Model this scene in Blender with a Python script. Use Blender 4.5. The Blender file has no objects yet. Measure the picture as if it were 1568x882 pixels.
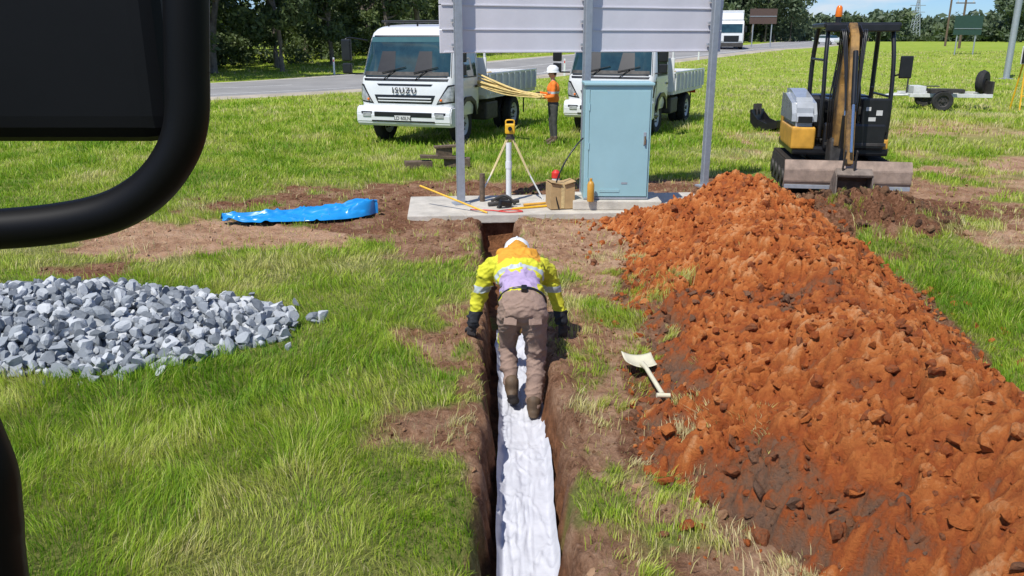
import bpy, bmesh, math, random
import numpy as np
from mathutils import Vector, Matrix, Euler
random.seed(7); rng=np.random.default_rng(7)
scene=bpy.context.scene
COL=scene.collection
# ---------------------------------------------------------------- noise
def _h(ix,iy,s):
    n=(ix.astype(np.int64)*374761393+iy.astype(np.int64)*668265263+s*1442695041)&0x7fffffff
    n=((n^(n>>13))*1274126177)&0x7fffffff
    n=(n^(n>>16))&0xffffff
    return n/float(0xffffff)
def vn(x,y,s=0):
    x=np.asarray(x,float);y=np.asarray(y,float)
    ix=np.floor(x);iy=np.floor(y);fx=x-ix;fy=y-iy
    fx=fx*fx*(3-2*fx);fy=fy*fy*(3-2*fy)
    a=_h(ix,iy,s);b=_h(ix+1,iy,s);c=_h(ix,iy+1,s);d=_h(ix+1,iy+1,s)
    return (a*(1-fx)+b*fx)*(1-fy)+(c*(1-fx)+d*fx)*fy
def fbm(x,y,o=4,s=0):
    t=0;a=.5;n=0
    for i in range(o):
        t=t+a*vn(x*2**i+17.3*i,y*2**i-9.1*i,s+i);n+=a;a*=.5
    return t/n
def chunks(x,y,s=0,tilt=.9):
    """broken angular clods: every cell is a tilted facet with its own height (-.5..~.8)"""
    ix=np.floor(x);iy=np.floor(y);best=np.full(x.shape,9.);sec=np.full(x.shape,9.);val=np.zeros(x.shape)
    for dx in(-1,0,1):
        for dy in(-1,0,1):
            cx=ix+dx;cy=iy+dy
            px=cx+_h(cx,cy,s);py=cy+_h(cx,cy,s+5)
            d=(px-x)**2+(py-y)**2
            hh=_h(cx,cy,s+7)-.5+tilt*((_h(cx,cy,s+8)-.5)*(x-px)*2+(_h(cx,cy,s+9)-.5)*(y-py)*2)
            k=d<best;sec=np.where(k,best,np.minimum(sec,d));val=np.where(k,hh,val);best=np.where(k,d,best)
    e=np.sqrt(sec)-np.sqrt(best)
    return val*.8*ss(0,.12,e)+.45*ss(0,.3,e)-.35
def lumps(x,y,s=0):
    """rounded but irregular clods with dark gaps, sizes varying per cell"""
    ix=np.floor(x);iy=np.floor(y);out=np.full(x.shape,-.3)
    for dx in(-1,0,1):
        for dy in(-1,0,1):
            cx=ix+dx;cy=iy+dy
            px=cx+_h(cx,cy,s);py=cy+_h(cx,cy,s+5);rr=.35+.5*_h(cx,cy,s+6);an=_h(cx,cy,s+7)*3.14;ca=np.cos(an);sa=np.sin(an)
            u=(x-px)*ca+(y-py)*sa;v=(-(x-px)*sa+(y-py)*ca)*1.35
            q=(np.abs(u)**2.6+np.abs(v)**2.6)/rr**2.6
            out=np.maximum(out,rr*1.1*np.sqrt(np.clip(1-q,0,1))-.3+.25*u*(_h(cx,cy,s+8)-.5)*(q<1))
    return out
def ss(a,b,x):
    t=np.clip((x-a)/(b-a),0,1);return t*t*(3-2*t)
# ---------------------------------------------------------------- materials
def M(name,col,rough=.6,metal=0.,var=.18,scale=6,bump=0.,bscale=60,col2=None,coat=0.,attr=None,detail=6,spec=None):
    m=bpy.data.materials.new(name);m.use_nodes=True
    nt=m.node_tree;N=nt.nodes;L=nt.links;b=N['Principled BSDF']
    tc=N.new('ShaderNodeTexCoord')
    no=N.new('ShaderNodeTexNoise');no.inputs['Scale'].default_value=scale;no.inputs['Detail'].default_value=detail
    no.inputs['Roughness'].default_value=.65
    L.new(tc.outputs['Object'],no.inputs['Vector'])
    r=N.new('ShaderNodeValToRGB');e=r.color_ramp.elements
    e[0].position=.32;e[1].position=.68
    c0=[max(0,c*(1-var)) for c in col]
    c1=[min(1,c*(1+var)) for c in col] if col2 is None else col2
    e[0].color=(*c0,1);e[1].color=(*c1,1)
    L.new(no.outputs['Fac'],r.inputs['Fac']);L.new(r.outputs['Color'],b.inputs['Base Color'])
    b.inputs['Roughness'].default_value=rough;b.inputs['Metallic'].default_value=metal
    if spec is not None:b.inputs['Specular IOR Level'].default_value=spec
    if coat: b.inputs['Coat Weight'].default_value=coat
    if bump:
        n2=N.new('ShaderNodeTexNoise');n2.inputs['Scale'].default_value=bscale;n2.inputs['Detail'].default_value=5
        L.new(tc.outputs['Object'],n2.inputs['Vector'])
        bp=N.new('ShaderNodeBump');bp.inputs['Strength'].default_value=bump;bp.inputs['Distance'].default_value=.02
        L.new(n2.outputs['Fac'],bp.inputs['Height']);L.new(bp.outputs['Normal'],b.inputs['Normal'])
    return m
def ramp(N,stops):
    r=N.new('ShaderNodeValToRGB');e=r.color_ramp.elements
    while len(e)<len(stops): e.new(.5)
    for i,(p,c) in enumerate(stops): e[i].position=p;e[i].color=(*c,1)
    return r
# ---------------------------------------------------------------- mesh helpers
def np_mesh(name,V,F,attrs=None,smooth=False):
    me=bpy.data.meshes.new(name)
    V=np.asarray(V,np.float32);me.vertices.add(len(V));me.vertices.foreach_set('co',V.ravel())
    if not isinstance(F,list):F=[F]
    loops=np.concatenate([f.ravel() for f in F]).astype(np.int32)
    tot=np.concatenate([np.full(len(f),f.shape[1]) for f in F]).astype(np.int32)
    st=np.concatenate([[0],np.cumsum(tot)[:-1]]).astype(np.int32)
    me.loops.add(len(loops));me.loops.foreach_set('vertex_index',loops)
    me.polygons.add(len(tot));me.polygons.foreach_set('loop_start',st);me.polygons.foreach_set('loop_total',tot)
    me.polygons.foreach_set('use_smooth',np.full(len(tot),bool(smooth)))
    if attrs:
        for k,a in attrs.items():
            at=me.attributes.new(k,'FLOAT','POINT');at.data.foreach_set('value',np.asarray(a,np.float32))
    me.update(calc_edges=True);me.validate()
    return me
def grid_faces(nx,ny):
    i=np.arange(nx-1);j=np.arange(ny-1);I,J=np.meshgrid(i,j)
    a=(J*nx+I).ravel();return np.stack([a,a+1,a+nx+1,a+nx],1)
def O(name,data,mat=None,parent=None,loc=(0,0,0),rot=(0,0,0)):
    ob=bpy.data.objects.new(name,data);COL.objects.link(ob)
    if mat is not None and hasattr(data,'materials'):
        if isinstance(mat,(list,tuple)):
            for m in mat:data.materials.append(m)
        elif len(data.materials)==0: data.materials.append(mat)
    ob.location=loc;ob.rotation_euler=rot
    if parent: ob.parent=parent
    return ob
def E(name,loc=(0,0,0),rz=0,sc=1.):
    e=bpy.data.objects.new(name,None);COL.objects.link(e);e.location=loc;e.rotation_euler=(0,0,math.radians(rz));e.empty_display_size=.2;e.scale=(sc,sc,sc)
    return e
def shade(me,v=True):
    for p in me.polygons:p.use_smooth=v
def B(P,name,c,s,mat,rot=(0,0,0),bev=.008,seg=2):
    bm=bmesh.new();bmesh.ops.create_cube(bm,size=1)
    for v in bm.verts:v.co=Vector((v.co.x*s[0],v.co.y*s[1],v.co.z*s[2]))
    if bev>0:
        bmesh.ops.bevel(bm,geom=bm.edges[:],offset=min(bev,min(s)*.45),segments=seg,affect='EDGES',profile=.6)
    me=bpy.data.meshes.new(name);bm.to_mesh(me);bm.free()
    return O(name,me,mat,P,c,rot)
def T(P,name,pts,r,mat,smooth=False,rad=None,loc=(0,0,0),rot=(0,0,0)):
    pts=[Vector(p) for p in pts]
    rr=rad or [1]*len(pts)
    if smooth and len(pts)>2:
        q=[];qr=[]
        for i in range(len(pts)-1):
            p0=pts[max(i-1,0)];p1=pts[i];p2=pts[i+1];p3=pts[min(i+2,len(pts)-1)]
            for k in range(8):
                t=k/8
                q.append(.5*((2*p1)+(p2-p0)*t+(2*p0-5*p1+4*p2-p3)*t*t+(-p0+3*p1-3*p2+p3)*t**3));qr.append(rr[i]*(1-t)+rr[i+1]*t)
        q.append(pts[-1]);qr.append(rr[-1]);pts=q;rr=qr
    cu=bpy.data.curves.new(name,'CURVE');cu.dimensions='3D';cu.bevel_depth=r;cu.bevel_resolution=4;cu.use_fill_caps=True
    sp=cu.splines.new('POLY');sp.points.add(len(pts)-1)
    for i,p in enumerate(pts): sp.points[i].co=(*p,1);sp.points[i].radius=rr[i]
    sp.use_smooth=True
    return O(name,cu,mat,P,loc,rot)
def lathe(P,name,prof,mat,axis='X',seg=36,loc=(0,0,0),rot=(0,0,0),smooth=True):
    V=[];F=[];n=len(prof)
    for k in range(seg):
        a=2*math.pi*k/seg
        for r,h in prof:
            if axis=='X':V.append((h,r*math.cos(a),r*math.sin(a)))
            else:V.append((r*math.cos(a),r*math.sin(a),h))
    for k in range(seg):
        k2=(k+1)%seg
        for i in range(n-1):
            F.append((k*n+i,k*n+i+1,k2*n+i+1,k2*n+i))
    me=bpy.data.meshes.new(name);me.from_pydata(V,[],F);me.update()
    bm=bmesh.new();bm.from_mesh(me);bmesh.ops.remove_doubles(bm,verts=bm.verts,dist=1e-5);bmesh.ops.recalc_face_normals(bm,faces=bm.faces);bm.to_mesh(me);bm.free()
    if smooth:
        shade(me)
        try: me.set_sharp_from_angle(angle=math.radians(40))
        except Exception: pass
    return O(name,me,mat,P,loc,rot)
def prism(P,name,poly,x0,x1,mat,loc=(0,0,0),rot=(0,0,0),bev=.01,seg=2,taper=None):
    """poly in (y,z) extruded in x"""
    n=len(poly);V=[(x0,y,z) for y,z in poly]+[(x1,y,z) for y,z in poly]
    F=[tuple(range(n)),tuple(range(2*n-1,n-1,-1))]+[(i,i+n,(i+1)%n+n,(i+1)%n) for i in range(n)]
    me=bpy.data.meshes.new(name);me.from_pydata(V,[],F)
    bm=bmesh.new();bm.from_mesh(me);bmesh.ops.recalc_face_normals(bm,faces=bm.faces)
    if bev>0:bmesh.ops.bevel(bm,geom=bm.edges[:],offset=bev,segments=seg,affect='EDGES')
    bm.to_mesh(me);bm.free()
    return O(name,me,mat,P,loc,rot)
# ---------------------------------------------------------------- shared materials
m_black=M('black_paint',(.012,.012,.013),.35,var=.3)
m_rubber=M('rubber',(.022,.021,.02),.85,var=.4,scale=12,bump=.2)
m_white=M('white_paint',(.72,.73,.73),.28,var=.06,scale=2,coat=.4)
m_whited=M('white_dusty',(.6,.6,.57),.5,var=.15,scale=5)
m_glass=M('dark_glass',(.02,.05,.055),.04,var=.5,scale=1.2,coat=1)
m_chrome=M('chrome',(.6,.6,.6),.15,metal=1,var=.05)
m_steel=M('galvanised_steel',(.36,.39,.43),.5,metal=.35,var=.12,scale=14)
m_dsteel=M('dark_steel',(.06,.055,.05),.6,metal=.3,var=.4,scale=9,bump=.1)
m_lamp=M('lamp_lens',(.35,.36,.36),.08,var=.4,scale=14,coat=1)
m_amber=M('amber_lens',(.8,.18,.01),.2,var=.1)
m_red=M('red_plastic',(.6,.03,.02),.4,var=.1)
m_yellow=M('yellow_paint',(.75,.42,.02),.45,var=.15)
m_orange=M('orange_paint',(.60,.31,.04),.45,var=.2,scale=5)
m_wood=M('raw_timber',(.58,.43,.2),.75,var=.25,scale=20)
m_dwood=M('weathered_timber',(.13,.09,.06),.85,var=.4,scale=15,bump=.3)
m_conc=M('concrete',(.50,.46,.39),.85,var=.22,scale=3,bump=.25,bscale=40)
# ---------------------------------------------------------------- terrain functions
def xc(y): return np.interp(y,[2,3.3,5.4,7.5,9,11.4],[.075,.075,.06,0.0,-.08,-.22])
def rise(x,y): return 1.5*ss(45,95,y)+.6*ss(95,170,y)
def pile_h(x,y,detail=True):
    cx=2.42+(y-4.3)*.075
    wl=1.30-.6*np.clip(4.1-y,0,1.2)+(vn(y*.9,y*0+3,3)-.5)*.3+(fbm(x*2,y*2,3,6)-.5)*.35
    wr=.86+.05*(y-4)+(vn(y*.8,y*0+8,5)-.5)*.2+(fbm(x*2,y*2,3,7)-.5)*.25
    d=(x-cx);q=np.where(d<0,-d/wl,d/wr)
    cap=np.clip(1-np.clip((y-9.7)/1.4,0,9)**2,0,1)**.5
    H=(.67+.02*np.clip(y-6,0,4)+.12*(vn(y*.8,y*0,11)-.5)*2)*cap
    q2=np.sqrt(q*q+.03)-.12
    h=H*np.clip(1.04-q2,-.3,1)
    h=np.where(cap<=.01,-.3,h)
    return h
def dirt_field(x,y):
    n=fbm(x*1.1,y*1.1,4,21);n2=fbm(x*3.1,y*3.1,4,31)
    f=np.full(np.shape(x),-.55)
    clay=np.zeros(np.shape(x))
    def ell(cx,cy,rx,ry,s=1.,c=0.):
        nonlocal f,clay
        g=(1-np.sqrt(((x-cx)/rx)**2+((y-cy)/ry)**2))*s
        clay=np.where(g>f,c,clay);f=np.maximum(f,g)
    ell(-4.0,10.3,2.1,1.15,1.3,1.);ell(-2.1,11.9,2.6,1.8,1.4,.15);ell(.4,13.7,4.,1.2,1.,.2)
    ell(.85,9.9,1.0,2.0,1.7,.85);ell(5.0,11.8,2.6,2.3,1.4,.0);ell(6.8,10.3,1.7,1.3,.8,.8)
    ell(10.,15.8,4.2,2.3,.75,.9);ell(7.,13.5,2,1.5,.8,.6);ell(13,22,5,2.5,.4,.9);ell(-.9,10.3,.8,1.3,1.1,.4)
    ell(-3.7,5.2,.6,.12,.45,.2);ell(-4.6,8.6,.5,.25,.7,.2);ell(-.55,7.0,.3,.6,.5,.4);ell(-.5,4.6,.3,.5,.4,.4)
    ell(1.0,3.3,1.1,1.8,.85,.65);ell(.8,4.9,.5,.9,.35,.6);ell(.6,7.2,.5,1.6,.4,.6);ell(1.4,4.3,.5,1.6,.6,.4)
    g=(1-np.abs(x-xc(y)-.05)/.44)*.68;g=np.where(y<11.4,g,-1);clay=np.where(g>f,.4,clay);f=np.maximum(f,g)
    ph=pile_h(x,y);g=np.where(ph>-.10,.35,-1)+np.clip(ph,0,.3)*2;clay=np.where(g>f,.1,clay);f=np.maximum(f,g)
    v=f+(n-.5)*1.7+(n2-.5)*1.4
    v=np.where(f<=-.5,(n-.5)*1.5+(n2-.5)*.6-.58,v)
    return ss(-.1,.3,v),clay
def terr(x,y):
    near=1-ss(18,30,np.abs(y))
    z=(.05*(fbm(x*.35,y*.35,2,40)-.5)+.035*(fbm(x*1.7,y*1.7,3,41)-.5))*near
    d,c=dirt_field(x,y)
    nz=near*(np.abs(x)<16)
    z=z+nz*(.3+.7*d)*(.035*chunks(x*7,y*7,50)+.05*(fbm(x*6,y*6,4,51)-.5)-.015)
    g=np.exp(-(((x-4.85)/.95)**2+((y-11.0)/1.3)**2))
    z=z+g*(.30+.30*lumps(x*3.2,y*3.2,61)+.15*lumps(x*8,y*8,62))
    pad=((x>-1.7)&(x<3.3)&(y>11.25)&(y<13.2));z=np.where(pad,-.03,z)
    dd=np.abs(x-xc(y)+(fbm(y*2.2,y*0+x*.3,3,70)-.5)*.10+(fbm(x*2+y*7,y*7,3,73)-.5)*.08)
    berm=np.exp(-((dd-.37)/.1)**2)*(.06*fbm(x*4,y*4,3,71)+.05*chunks(x*11,y*11,74))*(y<11.3)
    z=z+berm
    tr=ss(.275,.185,dd)*ss(11.45,11.3,y)*ss(-.5,0,y)
    z=z*(1-tr)+tr*(-.42+.03*(fbm(x*8,y*8,2,72)-.5))
    return z+rise(x,y)
def geo(a,b,n,p): return a+(b-a)*(np.linspace(0,1,n)**p)
xs=np.concatenate([-geo(7,1500,60,3.2)[::-1],np.arange(-6.93,-1.0,.06),np.arange(-1.0,1.7,.021),np.arange(1.7,8,.045),geo(8,1500,60,3.2)])
ys=np.concatenate([-geo(0,80,12,2)[::-1],np.arange(.3,2.4,.15),np.arange(2.4,8,.024),np.arange(8,12.5,.035),np.arange(12.5,16,.06),geo(16,2500,110,3)])
xs=np.unique(np.round(xs,4));ys=np.unique(np.round(ys,4))
X,Y=np.meshgrid(xs,ys);Z=terr(X,Y)
D,C=dirt_field(X,Y)
me=np_mesh('ground',np.stack([X.ravel(),Y.ravel(),Z.ravel()],1),grid_faces(len(xs),len(ys)),{'dirt':D.ravel(),'clay':C.ravel()},True)
gm=bpy.data.materials.new('ground_grass_and_soil');gm.use_nodes=True
nt=gm.node_tree;N=nt.nodes;L=nt.links;b=N['Principled BSDF'];b.inputs['Roughness'].default_value=.95
b.inputs['Specular IOR Level'].default_value=.15
geo_n=N.new('ShaderNodeNewGeometry')
def noi(scale,detail=5,rough=.6):
    n=N.new('ShaderNodeTexNoise');n.inputs['Scale'].default_value=scale;n.inputs['Detail'].default_value=detail;n.inputs['Roughness'].default_value=rough
    L.new(geo_n.outputs['Position'],n.inputs['Vector']);return n
def mix(f,a,bb):
    m=N.new('ShaderNodeMix');m.data_type='RGBA'
    if isinstance(f,float):m.inputs[0].default_value=f
    else:L.new(f,m.inputs[0])
    for s,v in((6,a),(7,bb)):
        if isinstance(v,tuple):m.inputs[s].default_value=(*v,1)
        else:L.new(v,m.inputs[s])
    return m.outputs[2]
n1=noi(.35,8,.7);n2=noi(9,6,.7);n4=noi(30,7,.75);n5=noi(2.2,8,.7)
r1=ramp(N,[(.3,(.18,.28,.022)),(.5,(.28,.38,.04)),(.68,(.46,.45,.11))]);L.new(n1.outputs['Fac'],r1.inputs['Fac'])
r2=ramp(N,[(.3,(.12,.21,.014)),(.7,(.40,.46,.07))]);L.new(n2.outputs['Fac'],r2.inputs['Fac'])
grass=mix(.45,r1.outputs['Color'],r2.outputs['Color'])
sx=N.new('ShaderNodeSeparateXYZ');L.new(geo_n.outputs['Position'],sx.inputs[0])
mr=N.new('ShaderNodeMapRange');mr.inputs[1].default_value=8;mr.inputs[2].default_value=34;L.new(sx.outputs['Y'],mr.inputs[0])
r6=ramp(N,[(.3,(.11,.15,.022)),(.7,(.33,.32,.10))]);L.new(n4.outputs['Fac'],r6.inputs['Fac'])
grass=mix(mr.outputs[0],r6.outputs['Color'],grass)
at=N.new('ShaderNodeAttribute');at.attribute_name='dirt'
ac=N.new('ShaderNodeAttribute');ac.attribute_name='clay'
rb=ramp(N,[(.3,(.055,.022,.011)),(.5,(.20,.09,.046)),(.7,(.39,.21,.125))]);L.new(n4.outputs['Fac'],rb.inputs['Fac'])
rc=ramp(N,[(.3,(.24,.11,.055)),(.5,(.50,.30,.18)),(.7,(.68,.48,.33))]);
amix=N.new('ShaderNodeMix');amix.data_type='FLOAT';amix.inputs[0].default_value=.5;L.new(n5.outputs['Fac'],amix.inputs[2]);L.new(n4.outputs['Fac'],amix.inputs[3]);L.new(amix.outputs[0],rc.inputs['Fac'])
ad=N.new('ShaderNodeMath');ad.operation='MULTIPLY_ADD';L.new(n5.outputs['Fac'],ad.inputs[0]);ad.inputs[1].default_value=2.4;ad.inputs[2].default_value=-1.2
a2=N.new('ShaderNodeMath');a2.operation='ADD';a2.use_clamp=True;L.new(ad.outputs[0],a2.inputs[0]);L.new(ac.outputs['Fac'],a2.inputs[1])
soil=mix(a2.outputs[0],rb.outputs['Color'],rc.outputs['Color'])
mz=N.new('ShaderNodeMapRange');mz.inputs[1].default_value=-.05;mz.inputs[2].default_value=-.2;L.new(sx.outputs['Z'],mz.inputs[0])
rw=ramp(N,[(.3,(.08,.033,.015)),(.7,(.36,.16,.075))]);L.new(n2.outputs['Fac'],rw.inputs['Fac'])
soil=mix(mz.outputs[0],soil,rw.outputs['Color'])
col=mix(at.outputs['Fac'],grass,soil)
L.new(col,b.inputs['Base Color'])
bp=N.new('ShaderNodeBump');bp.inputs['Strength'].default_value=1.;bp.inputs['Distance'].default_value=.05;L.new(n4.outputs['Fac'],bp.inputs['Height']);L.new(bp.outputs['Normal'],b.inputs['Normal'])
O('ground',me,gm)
# ---------------------------------------------------------------- road
rp=np.array([(-120,-5),(-60,17),(-32,29),(-15,42),(3,66),(24,95),(52,150),(90,260),(160,520)],float)
tt=np.linspace(0,len(rp)-1,260)
def cr(p,t):
    i=np.clip(np.floor(t).astype(int),0,len(p)-2);f=(t-i)[:,None]
    p0=p[np.clip(i-1,0,None)];p1=p[i];p2=p[i+1];p3=p[np.clip(i+2,None,len(p)-1)]
    return .5*((2*p1)+(p2-p0)*f+(2*p0-5*p1+4*p2-p3)*f**2+(-p0+3*p1-3*p2+p3)*f**3)
rc_=cr(rp,tt);tg=np.gradient(rc_,axis=0);tg/=np.linalg.norm(tg,axis=1)[:,None];nr=np.stack([tg[:,1],-tg[:,0]],1)
def strip(name,o,z,mat):
    k=len(o);P=[]
    for a,dz in zip(o,z):
        q=rc_+nr*a;P.append(np.stack([q[:,0],q[:,1],rise(q[:,0],q[:,1])+dz],1))
    V=np.stack(P,1).reshape(-1,3)
    return np_mesh(name,V,grid_faces(k,len(rc_)),None,False)
m_asph=M('asphalt',(.27,.262,.25),.9,var=.15,scale=.4,bump=.2)
m_shold=M('gravel_shoulder',(.40,.35,.27),.95,var=.25,scale=.8)
m_line=M('line_paint',(.75,.75,.72),.6,var=.1)
O('road_shoulder',strip('road_shoulder',[-7.2,-6,6,7.2],[-.05,.04,.04,-.05],None),m_shold)
O('road',strip('road',[-5.2,-4.9,4.9,5.2],[.0,.09,.09,.0],None),m_asph)
for i,o in enumerate((-4.6,4.6)): O('road_edge_line' if i==0 else 'road_edge_line.001',strip('l',[o-.08,o+.08],[.1,.1],None),m_line)
O('road_centre_line',strip('l',[-.07,.07],[.1,.1],None),m_line)
def road_dist(x,y):
    d=np.full(np.shape(x),1e9)
    for q in rc_[::3]: d=np.minimum(d,(x-q[0])**2+(y-q[1])**2)
    return np.sqrt(d)
# ---------------------------------------------------------------- grass blades
def rock_h(x,y):
    q=((x+4.35)/2.45)**2+((y-6.6)/1.1)**2
    q=q+(fbm(x*1.3,y*1.3,3,90)-.5)*.5
    return .27*np.clip(1-q,-.2,1)
bands=[(2.3,5,6000,.0036),(5,8,3900,.0048),(8,12,1900,.007),(12,18,800,.011),(18,28,280,.018),(28,45,75,.03),(45,85,14,.055)]
PX=[];PY=[];PW=[]
for y0,y1,dn,w in bands:
    hw1=.74*y1+.9;n=int(2*hw1*(y1-y0)*dn)
    x=rng.uniform(-hw1,hw1,n);y=rng.uniform(y0,y1,n)
    k=np.abs(x)<.72*y+.8;x=x[k];y=y[k]
    d,c=dirt_field(x,y)
    cl=fbm(x*2.5,y*2.5,3,101)
    keep=(rng.random(len(x))<(1-d)*(.5+.95*cl)+.05)
    keep&=(pile_h(x,y)<.02)|(rng.random(len(x))<.03*(fbm(x*2.2,y*2.2,2,102)>.64))
    keep&=rock_h(x,y)<.02
    keep&=~((np.abs(x-xc(y))<.245+.07*vn(y*9,x*2,103))&(y<11.5))
    keep&=~((x>-1.65)&(x<3.0)&(y>11.2)&(y<13.))
    keep&=~((x>4.1)&(x<6.6)&(y>12.3)&(y<15.6)&(rng.random(len(x))<.9))
    if y1>28: keep&=road_dist(x,y)>7.0
    PX.append(x[keep]);PY.append(y[keep]);PW.append(np.full(keep.sum(),w))
TX=[];TY=[];TH=[]
for i in range(170):
    if i<95: cx_=rng.uniform(.35,1.5);cy_=rng.uniform(2.8,9.3)
    elif i<120: cx_=rng.uniform(-.65,-.3);cy_=rng.uniform(3,10.5)
    elif i<150: cx_=rng.uniform(3.3,7.5);cy_=rng.uniform(8.5,12)
    else: cx_=rng.uniform(1.0,1.6);cy_=rng.uniform(3.2,10)
    if i==0: cx_,cy_=1.42,7.3
    if i==1: cx_,cy_=1.55,7.35
    m_=int(rng.integers(25,110)) if i>1 else 260
    sg_=rng.uniform(.02,.07) if i>1 else .09
    TX.append(rng.normal(cx_,sg_,m_));TY.append(rng.normal(cy_,sg_*.8,m_));TH.append(np.full(m_,rng.uniform(.6,1.3) if i>1 else 1.7))
tx=np.concatenate(TX);ty=np.concatenate(TY);th=np.concatenate(TH)
k=np.abs(tx-xc(ty))>.28;tx=tx[k];ty=ty[k];th=th[k]
x=np.concatenate(PX+[tx]);y=np.concatenate(PY+[ty]);w=np.concatenate(PW+[np.full(len(tx),.005)])*rng.uniform(.7,1.3,len(x))
z=terr(x,y);ph=pile_h(x,y);z=np.maximum(z,ph)-.01
n=len(x);print('blades',n)
cl=fbm(x*1.6,y*1.6,4,110);c2=vn(x*7,y*7,111)
h=(.045+.06*ss(.3,.7,cl)*(.3+.9*c2)+.02*rng.random(n))*(1+.6*ss(10,25,y))
ed=np.abs(x-xc(y));h=np.where((ed<.6)&(y<11),h*.85,h);h=np.where(ph>-.05,h*.6,h)
h*=rng.uniform(.5,1.4,n);h[-len(tx):]=.075*th*rng.uniform(.6,1.2,len(tx))
az=rng.uniform(0,2*np.pi,n);fl=fbm(x*1.3,y*1.3,3,113)*2*np.pi*2.5
lx=np.cos(az)*.65+np.cos(fl)*.5;ly=np.sin(az)*.65+np.sin(fl)*.5
ln=rng.uniform(.3,1.2,n)*h*.9
wx=-np.sin(az)*w/2;wy=np.cos(az)*w/2
V=np.empty((n,5,3),np.float32)
V[:,0]=np.stack([x-wx,y-wy,z],1);V[:,1]=np.stack([x+wx,y+wy,z],1)
mx=x+lx*ln*.35;my=y+ly*ln*.35
V[:,2]=np.stack([mx+wx*.8,my+wy*.8,z+h*.6],1);V[:,3]=np.stack([mx-wx*.8,my-wy*.8,z+h*.6],1)
V[:,4]=np.stack([x+lx*ln,y+ly*ln,z+h*.92],1)
bi=np.arange(n)*5
F=[np.stack([bi,bi+1,bi+2,bi+3],1),np.stack([bi+3,bi+2,bi+4],1)]
dn_,_=dirt_field(x,y)
sun_bleach=ss(.52,.68,fbm(x*.8+5,y*.8,5,125))
tint=np.clip(.03+.75*fbm(x*.9,y*.9,6,120)+.25*(c2-.5)+.28*(rng.random(n)-.5)+.28*dn_+.28*sun_bleach+(rng.random(n)<.10)*.35+.10*ss(2,9,x)+.14*ss(14,40,y),0,1)
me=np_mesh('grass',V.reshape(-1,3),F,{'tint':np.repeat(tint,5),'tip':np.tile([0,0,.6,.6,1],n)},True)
g=bpy.data.materials.new('grass_blades');g.use_nodes=True;nt=g.node_tree;N=nt.nodes;L=nt.links
b=N['Principled BSDF'];b.inputs['Roughness'].default_value=.55;b.inputs['Specular IOR Level'].default_value=.3
a=N.new('ShaderNodeAttribute');a.attribute_name='tint'
r=ramp(N,[(.22,(.14,.31,.012)),(.40,(.28,.48,.022)),(.55,(.46,.61,.055)),(.75,(.66,.68,.19)),(1,(.76,.68,.38))]);L.new(a.outputs['Fac'],r.inputs['Fac'])
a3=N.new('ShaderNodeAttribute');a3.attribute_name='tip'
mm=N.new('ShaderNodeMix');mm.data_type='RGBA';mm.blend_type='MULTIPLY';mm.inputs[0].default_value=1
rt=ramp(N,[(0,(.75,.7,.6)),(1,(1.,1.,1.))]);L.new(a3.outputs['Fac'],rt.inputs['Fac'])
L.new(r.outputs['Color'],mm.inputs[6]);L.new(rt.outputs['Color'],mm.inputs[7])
L.new(mm.outputs[2],b.inputs['Base Color'])
tr=N.new('ShaderNodeBsdfTranslucent');L.new(mm.outputs[2],tr.inputs['Color'])
ms=N.new('ShaderNodeMixShader');ms.inputs[0].default_value=.42;L.new(b.outputs[0],ms.inputs[1]);L.new(tr.outputs[0],ms.inputs[2])
L.new(ms.outputs[0],N['Material Output'].inputs['Surface'])
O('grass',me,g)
# ---------------------------------------------------------------- rocks / clods
def ico_variants(k,sub=1,cuts=7,lo=.55,hi=.85,seed=3):
    bm=bmesh.new();bmesh.ops.create_icosphere(bm,subdivisions=sub,radius=1);bm.verts.ensure_lookup_table()
    base=np.array([v.co[:] for v in bm.verts]);F=np.array([[v.index for v in f.verts] for f in bm.faces]);bm.free()
    r=np.random.default_rng(seed);out=[]
    for i in range(k):
        v=base.copy()
        for c in range(cuts):
            nn=r.normal(size=3);nn/=np.linalg.norm(nn);d=r.uniform(lo,hi)
            s=np.clip(v@nn-d,0,None);v-=s[:,None]*nn
        v*=r.uniform(.55,1.3,3);out.append(v)
    return out,F
def rotmats(n,r):
    q=r.normal(size=(n,4));q/=np.linalg.norm(q,axis=1)[:,None];a,b_,c,d=q.T
    return np.stack([1-2*(c*c+d*d),2*(b_*c-a*d),2*(b_*d+a*c),2*(b_*c+a*d),1-2*(b_*b_+d*d),2*(c*d-a*b_),2*(b_*d-a*c),2*(c*d+a*b_),1-2*(b_*b_+c*c)],1).reshape(n,3,3)
def scatter(name,x,y,z,s,variants,F,mat,tint=None,seed=1,smooth=False):
    r=np.random.default_rng(seed);n=len(x);R=rotmats(n,r);vi=r.integers(0,len(variants),n);nv=len(variants[0])
    VV=np.stack(variants)[vi]*s[:,None,None];VV=np.einsum('nij,nkj->nki',R,VV)+np.stack([x,y,z],1)[:,None,:]
    FF=(F[None]+(np.arange(n)*nv)[:,None,None]).reshape(-1,3)
    if tint is None:tint=r.random(n)
    me=np_mesh(name,VV.reshape(-1,3),[FF],{'tint':np.repeat(tint,nv)},smooth)
    return O(name,me,mat)
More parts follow.
